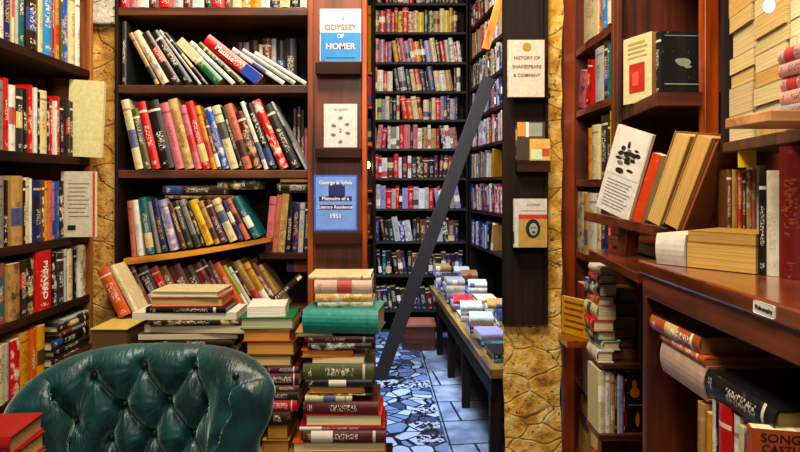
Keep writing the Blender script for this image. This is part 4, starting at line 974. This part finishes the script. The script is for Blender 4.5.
# coloured slanted books lying in front, sticking out to the left
YG = 1.845
gitems = [('white', 600, 612, 362, 350), ('white', 599, 613, 350, 340), ('green', 597, 612, 340, 331), ('red', 595, 612, 331, 319), ('cream', 597, 611, 319, 305), ('orange', 598, 611, 305, 296), ('navy', 597, 612, 296, 283), ('crimson', 599, 611, 283, 274), ('white', 601, 611, 274, 266)]
z = zc
for i_, (c_, p0, p1, yb, yt) in enumerate(gitems):
    t_ = (yb - yt) * YG / F; L = .11; d_ = (p1 - p0) * YG / F + .012
    # long side along y (receding), spine to the left
    M_ = Matrix.Translation((X(p0, YG) + (.006 if i_ % 2 else 0), YG + .114, z)) @ Matrix.Rotation(R(-90 + (-3, 4, 2, -5, 3, -2, 5, -3, 2)[i_]), 4, 'Z') @ Matrix.Translation((0, 0, t_)) @ Matrix(((0, 0, 1, 0), (0, 1, 0, 0), (-1, 0, 0, 0), (0, 0, 0, 1)))
    book(M_, t_ - .0006, L, d_, c_, row='bright stack left of counter', group='bright books stacked left of the brown paged ones', state='lying flat'); z += t_

# ---- lower cabinet contents
def cab_flat(Yfar, Ynear, z, t_, d, col, lab, page='#a8743a', cov=None, hard=True, x=CXL + .012, rot=0):
    L = Yfar - Ynear
    M_ = Matrix.Translation((x, Yfar, z)) @ Matrix.Rotation(R(-90 + rot), 4, 'Z') @ Matrix.Translation((0, 0, t_)) @ Matrix(((0, 0, 1, 0), (0, 1, 0, 0), (-1, 0, 0, 0), (0, 0, 0, 1)))
    return book(M_, t_ - .0006, L, d, col, hard=hard, cov=cov, page=page, label=lab)
# standing books that carry the flat ones
side = [('tan', 697, 703, .195, 0), ('amber', 703.4, 709, .185, 0), ('white', 710, 714, .215, 0), ('black', 714.3, 717.5, .215, 0), ('red', 718, 731, .22, 0), ('white', 732, 738, .215, 0), ('cream', 738.4, 744, .205, 0), ('brown', 744.5, 751, .2, 0)]
CX2 = CXL + .014
def CY(px): return CX2 * F / (px - 400)
for col_, p0, p1, h_, ln in side:
    Y0, Y1_ = CY(p0), CY(p1)
    M_ = frame((CX2 + random.uniform(0, .006), Y0, SHZ + .0005), (0, -1, 0))
    book(M_, abs(Y1_ - Y0) - .0008, h_, .13, col_, row='cabinet shelf under the counter', group='books standing in the cabinet under the counter', state='upright')
side2 = [('umber', 660, 668, .20), ('maroon', 669, 676, .2), ('brown', 677, 685, .2), ('umber', 686, 694, .2)]
for col_, p0, p1, h_ in side2:
    Y0, Y1_ = CY(p0), CY(p1)
    M_ = frame((CX2 + .12, Y0, SHZ + .0005), (0, -1, 0))
    book(M_, abs(Y1_ - Y0) - .0008, h_ , .13, col_, row='dark rear of the cabinet', group='dark books at the back of the cabinet', state='upright')
# flat pile resting on them
zp = SHZ + .2015
cab_flat(1.25, 1.07, zp, .062, .16, 'white', 'thick book with pale pinkish end lying on the books inside the cabinet', page='#b08a50', cov=cover_mat('#cfae98', '#8a6a5a', amount=.2), x=CXL + .02)
cab_flat(1.25, 1.07, zp + .0625, .014, .17, 'orange', 'thin orange red book between the pale book and the striped one in the cabinet', x=CXL + .016)
cab_flat(1.28, 1.085, zp + .077, .030, .18, 'black', 'black topped book with orange and white spine on top inside the cabinet', cov=cover_mat('#b5521a', '#f0e6d8', amount=.9), x=CXL + .010, rot=2)
bm = bmesh.new(); bx(bm, 0, .18, -.195, 0, 0, .003, bev=.0005)
tag(link('notebook', bm, plain_mat('black_notebook', '#0b0a0a', .3)), 'thin black notebook topmost on the pile inside the cabinet', 'notebook').matrix_world = Matrix.Translation((CXL + .011, 1.28, zp + .1075)) @ Matrix.Rotation(R(2), 4, 'Z')
zq_ = SHZ + .2225
cab_flat(1.055, .86, zq_, .04, .2, 'black', 'large black book lying on the red and white spines inside the cabinet', page='#8a6a34', x=CXL + .014)
# orange book with lettering, near right
M_ = Matrix.Translation((X(752, .86), .86, Z(428, .86) - .16)) @ Matrix.Rotation(R(-14), 4, 'Z')
b = faceout(M_, .12, .16, .02, '#c2521a', '', 'orange book with dark capital lettering at the lower right corner')
covertext(b, 'SONGS', .0165, .040, .148, INK, 1.1); covertext(b, 'CASTLES', .0165, .042, .1325, INK, .95)

# ---- page stacks top right (fore-edges to the camera)
YC = 1.22
upper = empty('wall_shelf', (0, 0, 0), 'dark wooden wall shelf carrying slanting stacks of tan paged books, top right', 'shelf')
DS = Vector((.177, 1, 0)).normalized()   # direction away along the stacks
pS0 = P(729, 143, 1.36)                    # far lower-left corner of the stacks
def sfr(px, Y, z): return frame((X(px, Y), Y, z), -DS)
MS = frame(Vector((X(722, 1.42), 1.42, 0)), -DS)
zS = Z(140, 1.3)
box('shelf_board', .035, .46, -.01, .24, zS - .022, zS, WRX, upper, M=MS)
box('back_panel', .035, .46, .2405, .25, zS - .02, 2.9, WD, upper, M=MS)
box('end_panel', .02, .0345, -.01, .25, zS - .022, 2.9, WD, upper, M=MS)
rp = random.Random(9)
pgs = ['#d8bf84', '#cfae6a', '#dccb9c', '#c99c4e', '#d6c08c', '#cdb684', '#d9c9a4']
def page_column(u0, u1, z0, z1, name, group, cols=('tan', 'cream', 'white', 'tan', 'brown')):
    z = z0; k = 0
    while z < z1:
        t_ = rp.choice((.03, .036, .044, .055, .062)); L = (u1 - u0) - rp.uniform(0, .02)
        uo = u0 + rp.uniform(0, .016) * (1 if L < u1 - u0 - .01 else 0)
        # fore-edge towards the viewer: spine at the back
        M_ = MS @ Matrix.Translation((uo, rp.uniform(0, .006), z)) @ Matrix.Translation((L, .16, 0)) @ Matrix.Rotation(math.pi, 4, 'Z') @ Matrix.Translation((0, 0, t_)) @ Matrix(((0, 0, 1, 0), (0, 1, 0, 0), (-1, 0, 0, 0), (0, 0, 0, 1)))
        book(M_, t_ - .0008, L, .16, rp.choice(cols), hard=False, row=name, group=group, page=rp.choice(pgs), state='lying flat', cov=cover_mat('#cbb27c', '#7a6030', amount=.1))
        z += t_; k += 1
page_column(.04, .18, zS + .0005, 1.86, 'leftmost page stack at top right', 'tan paged books in the leftmost stack at top right')
page_column(.184, .335, zS + .0005, 1.86, 'middle page stack at top right', 'tan paged books in the middle stack at top right')
page_column(.34, .45, zS + .0005, 1.80, 'rightmost page stack at top right', 'tan paged books in the rightmost stack at top right')
# stack of pinkish small books at the right edge
zz = 1.552
YE = .85
lg2 = tag(box('wall_ledge', X(765, YE), X(765, YE) + .3, YE - .01, YE + .105, zz - .016, zz, wood_mat('pale_ledge_wood', '#8a4a1c', '#e0a064', 'X'), M=Matrix.Rotation(0, 4, 'Z')), 'pale edged wooden ledge at the right edge under pink backed books', 'ledge')
for k, (c_, pg) in enumerate((('silver', 0), ('pink', 0), ('pink', 0), ('pink', 0), ('pink', 0))):
    t_ = .018 if k == 0 else .021
    book(Matrix.Translation((.578 + rp.uniform(0, .004), .945, zz + .0005)) @ Matrix.Rotation(R(-90 + rp.uniform(-2, 2)), 4, 'Z') @ Matrix.Translation((0, 0, t_ - .0006)) @ BF, t_ - .0008, .095, .12, c_, cov=cover_mat('#d8a8a0' if k else '#9aa0b0', '#5a1c24', amount=1.0),
         row='pink backed stack, right edge', group='pink backed books stacked at the right edge', hard=False, state='lying flat'); zz += t_

# top right: bulb added at a bright glint, its light warms the stacks
bulb('lamp_bulb', P(769, 6, .99), .008, 'added warm bulb for the bright glint in front of the page stacks, top right', .45, (1, .8, .45), 14)

# ------------------------------------------------------------------ the tufted armchair
def velvet():
    m, nt, b = base_mat('teal_green_velvet')
    tc = N(nt, 'ShaderNodeTexCoord')
    n = N(nt, 'ShaderNodeTexNoise'); n.inputs['Scale'].default_value = 11; n.inputs['Detail'].default_value = 3
    nt.links.new(tc.outputs['Object'], n.inputs['Vector'])
    r = ramp(nt, [(.35, lin('#032224')), (.65, lin('#0e4246'))]); nt.links.new(n.outputs[0], r.inputs[0])
    nt.links.new(r.outputs[0], b.inputs['Base Color'])
    b.inputs['Roughness'].default_value = .4; b.inputs['Specular IOR Level'].default_value = .5
    b.inputs['Sheen Weight'].default_value = .65; b.inputs['Sheen Roughness'].default_value = .35; b.inputs['Sheen Tint'].default_value = lin('#c4efe0')
    n2 = N(nt, 'ShaderNodeTexNoise'); n2.inputs['Scale'].default_value = 1; n2.inputs['Detail'].default_value = 4
    mp = N(nt, 'ShaderNodeMapping'); mp.inputs['Scale'].default_value = (150, 60, 34); nt.links.new(tc.outputs['Object'], mp.inputs[0]); nt.links.new(mp.outputs[0], n2.inputs['Vector'])
    bp = N(nt, 'ShaderNodeBump'); bp.inputs['Strength'].default_value = .5; bp.inputs['Distance'].default_value = .004
    nt.links.new(n2.outputs[0], bp.inputs['Height']); nt.links.new(bp.outputs[0], b.inputs['Normal'])
    return m
VEL = velvet()
YK = 1.56
ac = empty('armchair', (-.598, 1.3, 0), 'deep buttoned teal green velvet armchair in the foreground', 'armchair')
cxk = -.603; HWK = .272
inv = Matrix.Translation(ac.location).inverted()
def kidx(u):     # centre line of the barrel back at parameter u
    x = cxk + HWK * math.sin(u * math.pi / 2 * .93) / math.sin(math.pi / 2 * .93)
    y = YK - .16 * (abs(u) ** 2.4)
    return x, y
def ztop(u):
    a = abs(u); return (1.050 - .068 * a ** 2 - .04 * a ** 6) if u < 0 else (1.050 - .022 * a ** 2 - .045 * a ** 6)
# tuft buttons in (u, z): px -> solved from the image rows
def uz(px, py):
    best = None
    for k in range(-98, 99):
        u = k / 100; x0_, y0_ = kidx(u - .004); x1_, y1_ = kidx(u + .004); x_, y_ = kidx(u)
        tv = Vector((x1_ - x0_, y1_ - y0_)).normalized(); X_, Y_ = x_ - abs(tv.y) * (.065 if u > 0 else -.065), y_ - tv.x * .065
        e = abs(HX + X_ / Y_ * F - px)
        if best is None or e < best[0]: best = (e, u, Z(py, Y_))
    return best[1], best[2]
rows_px = [[(56, 398), (93, 378), (140, 368), (191, 368), (238, 377)], [(76, 424), (121, 407), (165, 403), (207, 405), (247, 412)], [(62, 452), (108, 441), (150, 437), (190, 437), (228, 444)], [(88, 480), (128, 474), (170, 471), (210, 474)], [(70, 512), (110, 508), (150, 506), (190, 508), (228, 512)]]
Bt = [[uz(*p) for p in r] for r in rows_px]
W_ = .40   # scale u->metres
segs = []
for i in range(len(Bt) - 1):
    for a in Bt[i]:
        near = sorted(Bt[i + 1], key=lambda q: abs(q[0] - a[0]))[:2]
        for q in near:
            if abs(q[0] - a[0]) * W_ < .10: segs.append((a, q))
segs2 = [(a, (a[0] * 1.04, ztop(a[0]) + .01)) for a in Bt[0]]
flatB = [p for r in Bt for p in r]
def tuft(u, z):
    d = 9; dc = 9
    for (bu, bz) in flatB:
        dd = math.hypot((u - bu) * W_, z - bz)
        if dd < d: d = dd; bn = (bu, bz)
    dt = 9
    for n_, (a, q) in enumerate(segs + segs2):
        ax, az, qx, qz = a[0] * W_, a[1], q[0] * W_, q[1]; px_, pz_ = u * W_, z
        vx, vz = qx - ax, qz - az; L2 = vx * vx + vz * vz + 1e-9
        t_ = max(0, min(1, ((px_ - ax) * vx + (pz_ - az) * vz) / L2))
        dd = math.hypot(px_ - ax - t_ * vx, pz_ - az - t_ * vz)
        if n_ < len(segs): dc = min(dc, dd)
        else: dt = min(dt, dd)
    pil = (1 - math.exp(-(dc / .02) ** 1.1)) * (1 - .45 * math.exp(-(dt / .013) ** 1.2))          # pillows rise away from the creases
    pit = math.exp(-(d / .017) ** 2)
    bu, bz = bn; th = math.atan2(z - bz, (u - bu) * W_)
    fold = .0017 * math.exp(-((d - .026) / .02) ** 2) * math.sin(17 * th + 40 * bz + 9 * bu)
    return .030 * pil - .024 * pit + fold
bm = bmesh.new(); NU, NV = 250, 150; grid = []
zbot = .50
for i in range(NU + 1):
    u = -1 + 2 * i / NU; cx_, cy_ = kidx(u); e = 1e-3
    x1_, y1_ = kidx(min(1, u + e)); x0_, y0_ = kidx(max(-1, u - e)); tv = Vector((x1_ - x0_, y1_ - y0_, 0)).normalized(); nv = Vector((tv.y, -tv.x, 0))   # towards the sitter
    if nv.y > 0: nv = -nv
    zt_ = ztop(u); rr_ = .042; colv = []
    sgn = -1 if u < 0 else 1
    endf = min(1, (1 - abs(u)) / .10); endf = math.sqrt(max(0, 1 - (1 - endf) ** 2))
    for j in range(NV + 1):
        v = j / NV
        if v < .70:
            z = zbot + (zt_ - rr_ - zbot) * (v / .70); off_ = rr_ + .008; nn = nv
            dpt = tuft(u, z) * min(1, endf * 1.2); p = Vector((cx_, cy_, z)) + nv * ((off_ + dpt) * max(endf, .02))
        elif v < .88:
            a = (v - .70) / .18 * math.pi
            z = zt_ - rr_ + math.sin(a) * rr_ * (.75 + .25 * endf)
            tf = tuft(u, min(z, zt_)) * max(0, math.cos(a / 2)) ** 1.0
            p = Vector((cx_, cy_, z)) + nv * (((rr_ + .008) * math.cos(a) + tf * .9) * max(endf, .02)) + Vector((0, 0, tf * .35 * math.sin(a)))
        else:
            z = zt_ - rr_ + (zbot - zt_ + rr_) * ((v - .88) / .12); p = Vector((cx_, cy_, z)) - nv * ((rr_ + .004) * max(endf, .02))
        nar = max(0, min(1, (zt_ - .06 - p.z) / .12)); nar = nar * nar * (3 - 2 * nar)
        p.x -= sgn * .05 * nar * abs(u) ** 3
        colv.append(bm.verts.new(p))
    grid.append(colv)
for i in range(NU):
    for j in range(NV): bm.faces.new((grid[i][j], grid[i + 1][j], grid[i + 1][j + 1], grid[i][j + 1]))
bm.faces.new(grid[0]); bm.faces.new(grid[-1][::-1])
for i in range(NU): bm.faces.new((grid[i][0], grid[i][-1], grid[i + 1][-1], grid[i + 1][0]))
bmesh.ops.transform(bm, matrix=inv, verts=bm.verts)
link('backrest', bm, VEL, ac, smooth=True)
BTM = plain_mat('dark_teal_button', '#04201f', .45)
for (u, z) in flatB:
    cx_, cy_ = kidx(u); x1_, y1_ = kidx(u + .001); tv = Vector((x1_ - cx_, y1_ - cy_, 0)).normalized(); nv = Vector((tv.y, -tv.x, 0))
    bm = bmesh.new(); bmesh.ops.create_uvsphere(bm, u_segments=12, v_segments=8, radius=.0085)
    bmesh.ops.scale(bm, vec=(1, .6, 1), verts=bm.verts)
    p = Vector((cx_, cy_, z)) + nv * (.045 + .008 + tuft(u, z) * .5)
    bmesh.ops.transform(bm, matrix=inv @ Matrix.Translation(p), verts=bm.verts)
    link('button', bm, BTM, ac, smooth=True)
def soft(nm, x0, x1, y0, y1, z0, z1, bev, mat=VEL):
    bm = bmesh.new(); bx(bm, x0, x1, y0, y1, z0, z1)
    bmesh.ops.bevel(bm, geom=bm.edges[:], offset=bev, segments=5, affect='EDGES', profile=.5)
    bmesh.ops.transform(bm, matrix=inv, verts=bm.verts); return link(nm, bm, mat, ac, smooth=True)
soft('seat', cxk - .145, cxk + .145, .93, 1.42, .27, .47, .05)
soft('arm', cxk - .225, cxk - .1455, .95, 1.37, .27, .68, .038); soft('arm', cxk + .1455, cxk + .225, .95, 1.37, .27, .68, .038)
for lx in (-.20, .16):
    for ly in (.97, 1.44):
        o = box('leg', cxk + lx, cxk + lx + .04, ly, ly + .04, 0, .275, WD, ac); o.location = inv.translation
# small table with a pile of books left of the armchair
ap = empty('side_table', (0, 0, 0), 'small tall dark side table left of the armchair under the red books', 'table')
box('table_top', -.09, .09, -.09, .09, .79, .81, WD, ap)
for sx_ in (-.085, .06):
    for sy_ in (-.085, .06): box('leg', sx_, sx_ + .025, sy_, sy_ + .025, 0, .7895, WD, ap)
ap.location = (-.925, 1.235, 0)
zz = .8105
for c_, t_, rot_, pg in (('umber', .042, 2, '#c8a468'), ('brown', .040, -2, '#b89058'), ('red', .036, 2, '#c09050'), ('red', .036, 5, '#a87848')):
    flat(-.878, 1.185, zz, .255, t_ - .0006, .13, c_, rot=rot_, page=pg, row='pile at lower left corner', group='books piled left of the armchair', hard=True, spine='front', cov=cover_mat('#a3170f', '#e0b040') if c_ == 'red' else None); zz += t_

# ------------------------------------------------------------------ far books: individuals for the largest, one object for the rest
for f in FAR:
    Yc = f['M'].translation.y; f['area'] = f['t'] * f['h'] / (Yc * Yc)
    pxx = HX + f['M'].translation.x / Yc * F; pyy = HY - (f['M'].translation.z - CZ) / Yc * F
    f['vis'] = not (pxx > 506 or pxx < 368 or pyy < -3) and not (f['row'].startswith('passage side') and pyy > 262)
FARV = [f for f in FAR if f['vis']]
NEAR = len(BOOKS)
for f in FARV:
    b_ = book(f['M'], f['t'] - .0006, f['h'], f['d'], f['col'], row=f['row'], parts=False, state=f['state'], group=f['group'])

# ------------------------------------------------------------------ labels
def words(s): return len(s.split())
nth = ['first', 'second', 'third', 'fourth', 'fifth', 'sixth', 'seventh', 'eighth', 'ninth', 'tenth', 'eleventh', 'twelfth', 'thirteenth', 'fourteenth', 'fifteenth', 'sixteenth', 'seventeenth', 'eighteenth', 'nineteenth', 'twentieth',
       '21st', '22nd', '23rd', '24th', '25th', '26th', '27th', '28th', '29th', '30th', '31st', '32nd', '33rd', '34th', '35th', '36th'] + ['%dth' % k for k in range(37, 80)]
rowsd = {}
for b_ in BOOKS:
    if b_['label'] is None: rowsd.setdefault(b_['row'], []).append(b_)
def cn(c): return ADJ.get(c, c)
bpy.context.view_layer.update()
for rn, lst in rowsd.items():
    flatrow = all(x['state'] == 'lying flat' for x in lst)
    if rn == 'low passage table':
        lst.sort(key=lambda x: (round(x['root'].matrix_world.translation.y, 1), x['root'].matrix_world.translation.z))
    elif flatrow: lst.sort(key=lambda x: -x['root'].matrix_world.translation.z)
    else:
        def key(x):
            p = x['root'].matrix_world.translation; return p.x / p.y
        lst.sort(key=key)
    for i, x in enumerate(lst):
        same = [y for y in lst if y['col'] == x['col']]
        sz = 'thick' if x['t'] > .034 else ('slim' if x['t'] < .013 else '')
        kind = 'hardback' if x['hard'] else 'book'
        st = x['state'] if x['state'].startswith('leaning') and not flatrow else ''
        head = ' '.join(w_ for w_ in (sz, cn(x['col']), kind) if w_)
        ex = x['extra'] or ''
        frm = 'from the top' if flatrow else 'from the left'
        if rn == 'low passage table': frm = 'from the near end'
        place = ('at the ' if rn.startswith('back of') else 'on the ' if not rn.startswith(('heap', 'tall', 'short pile', 'dark', 'brown', 'bright', 'pile', 'left', 'leftmost', 'middle', 'rightmost', 'pink', 'low bookcase')) else 'in the ') + rn
        
        if len(same) == 1: lab = ('%s %s, %s' % (head, ex, place)) if ex else '%s %s, the only %s one, %s' % (head, st, cn(x['col']), place)
        else:
            k = same.index(x)
            if 0 < i < len(lst) - 1 and not flatrow and not any(0 < lst.index(y) < len(lst) - 1 and y is not x and lst[lst.index(y) - 1]['col'] == lst[i - 1]['col'] and lst[lst.index(y) + 1]['col'] == lst[i + 1]['col'] for y in same) and rn != 'low passage table':
                lab = '%s between %s and %s ones, %s' % (head, cn(lst[i - 1]['col']), cn(lst[i + 1]['col']), place)
            else: lab = '%s, %s %s, %s' % (head, nth[i] if flatrow else nth[k] + ' ' + cn(x['col']), frm, place)
        lab = ' '.join(lab.split()).replace(' ,', ',')
        if words(lab) > 16 and st: lab = lab.replace(' ' + st, '')
        if words(lab) > 16: lab = lab.replace('slim ', '').replace('thick ', '')
        if words(lab) > 16: lab = lab.replace('hardback between', 'between').replace(' ones,', ',')
        x['root']['label'] = lab
# the 300 books that show largest stay objects of their own; the rest become one object
KEEPIDX = [376,326,209,322,373,375,325,203,407,183,374,338,198,47,323,87,321,194,189,195,197,32,192,112,44,182,226,97,212,328,390,224,365,114,126,191,57,378,187,227,181,186,127,5,94,150,213,109,122,111,91,225,116,36,287,324,113,139,90,120,125,136,188,46,381,7,389,123,317,58,16,89,159,190,386,206,207,108,388,302,119,299,179,115,53,59,64,380,110,153,160,361,196,205,211,215,382,135,60,298,356,161,15,147,216,293,128,144,67,49,204,292,117,164,202,358,13,138,223,20,22,12,17,45,146,201,18,222,355,218,242,11,96,151,221,55,93,387,124,9,141,176,210,332,329,28,95,99,142,41,19,167,154,172,177,352,66,98,25,185,199,350,379,402,406,51,149,88,403,152,155,303,63,229,230,247,100,134,30,121,304,291,377,107,158,334,4,105,156,217,353,401,345,400,31,231,253,349,62,145,333,33,35,163,348,383,65,92,180,341,357,359,362,39,42,43,137,200,294,339,340,1,140,343,366,131,178,219,238,38,330,148,165,354,23,228,360,363,27,48,118,331,347,168,169,295,6,297,52,166,305,170,173,266,208,171,367,397,143,3,391,157,289,313,385,2,220,396,318,346,26,130,50,256,270,0,174,235,259,103,306,14,34,265,175,278,282,56,72,21,37,262,10,106,132,232,342,399,8,40]
hits = {}
if KEEPIDX is None: bpy.context.view_layer.update(); dg = bpy.context.evaluated_depsgraph_get()
for yy in (range(1, 452, 2) if KEEPIDX is None else ()):
    for xx in range(1, 800, 2):
        dvec = Vector(((xx - HX) / F, 1, (HY - yy) / F)).normalized()
        ok, _, _, _, ob, _ = SC.ray_cast(dg, (0, 0, CZ), dvec)
        if ok:
            while ob.parent: ob = ob.parent
            hits[ob.name] = hits.get(ob.name, 0) + 1
rank = sorted(range(len(BOOKS)), key=lambda i: -hits.get(BOOKS[i]['root'].name, 0) * (1 if i < NEAR else .35))
KEEP = 300
if KEEPIDX is not None: rank = list(KEEPIDX) + [i for i in range(len(BOOKS)) if i not in set(KEEPIDX)]
rest = [BOOKS[i] for i in rank[KEEP:]]
if KEEPIDX is None: print('RANK=' + repr(rank[:KEEP]))
if KEEPIDX is None: print('kept near', sum(1 for i in rank[:KEEP] if i < NEAR), 'of', NEAR, 'cut at', hits.get(BOOKS[rank[KEEP - 1]]['root'].name, 0))
if KEEPIDX is None: print('hidden near', [BOOKS[i]['root'].get('label') for i in rank[KEEP:] if i < NEAR and hits.get(BOOKS[i]['root'].name, 0) > 12])
bm = bmesh.new(); mats = []
for x in rest:
    r = x['root']
    for o in ([r] if r.type == 'MESH' else list(r.children)):
        me = o.data.copy(); me.transform(o.matrix_world); n0 = len(bm.faces); bm.from_mesh(me); bm.faces.ensure_lookup_table()
        for f_ in bm.faces[n0:]:
            m_ = o.data.materials[f_.material_index]
            if m_ not in mats: mats.append(m_)
            f_.material_index = mats.index(m_)
        bpy.data.meshes.remove(me)
    for o in list(r.children): bpy.data.objects.remove(o)
    bpy.data.objects.remove(r)
tag(link('books', bm, mats, recalc=False), 'the many smallest books, mostly filling the shelves at the far end of the passage', 'books', kind='stuff')
seen = {}
for o in SC.objects:
    if o.parent is None and 'label' in o:
        if o['label'] in seen: print('DUP', o['label'])
        seen[o['label']] = 1
        if words(o['label']) > 16: print('LONG', o['label'])

# ------------------------------------------------------------------ light, world, camera
def area(name, loc, size, energy, col, target, sy=None):
    l = bpy.data.lights.new(name, 'AREA'); l.energy = energy; l.color = col; l.size = size
    if sy: l.shape = 'RECTANGLE'; l.size_y = sy; l.spread = R(75)
    o = bpy.data.objects.new(name, l); COL.objects.link(o); o.location = loc
    o.rotation_euler = (Vector(target) - Vector(loc)).to_track_quat('-Z', 'Y').to_euler(); return o
area('ceiling_lamp_room', (-.2, .85, 3.15), .5, 52, (1, .86, .66), (-.3, 2.0, 1.2))
area('fill_light_behind', (.1, -.35, 2.3), .4, 15, (1, .9, .76), (0, 2.2, 1.1))  # added fill from behind the camera, not a ceiling fixture
area('ceiling_lamp_left', (-.35, 1.75, 2.9), .3, 14, (1, .8, .5), (-.9, 2.0, 1.3))
area('ceiling_lamp_right', (.3, 1.4, 2.9), .25, 11, (1, .76, .45), (.62, 1.6, 1.3))
area('passage_skylight', (.1, 4.3, 3.5), .9, 62, (.62, .78, 1), (.15, 4.6, 0), 1.6)
area('passage_lamp', (.05, 3.6, 3.3), .5, 46, (1, .86, .7), (.1, 6, 1.9))
w = bpy.data.worlds.new('world'); SC.world = w; w.use_nodes = True
bg = w.node_tree.nodes['Background']; bg.inputs[0].default_value = (1, .88, .72, 1); bg.inputs[1].default_value = .12

cam = bpy.data.cameras.new('camera'); co = bpy.data.objects.new('camera', cam); COL.objects.link(co)
co.location = (0, 0, CZ); co.rotation_euler = (R(90), 0, 0)
cam.sensor_width = 36; cam.lens = 36 * F / 800; cam.shift_y = -(226 - HY) / 800; cam.clip_start = .05
SC.camera = co
SC.view_settings.view_transform = 'Standard'; SC.view_settings.look = 'None'; SC.view_settings.gamma = 1; SC.view_settings.exposure = .28
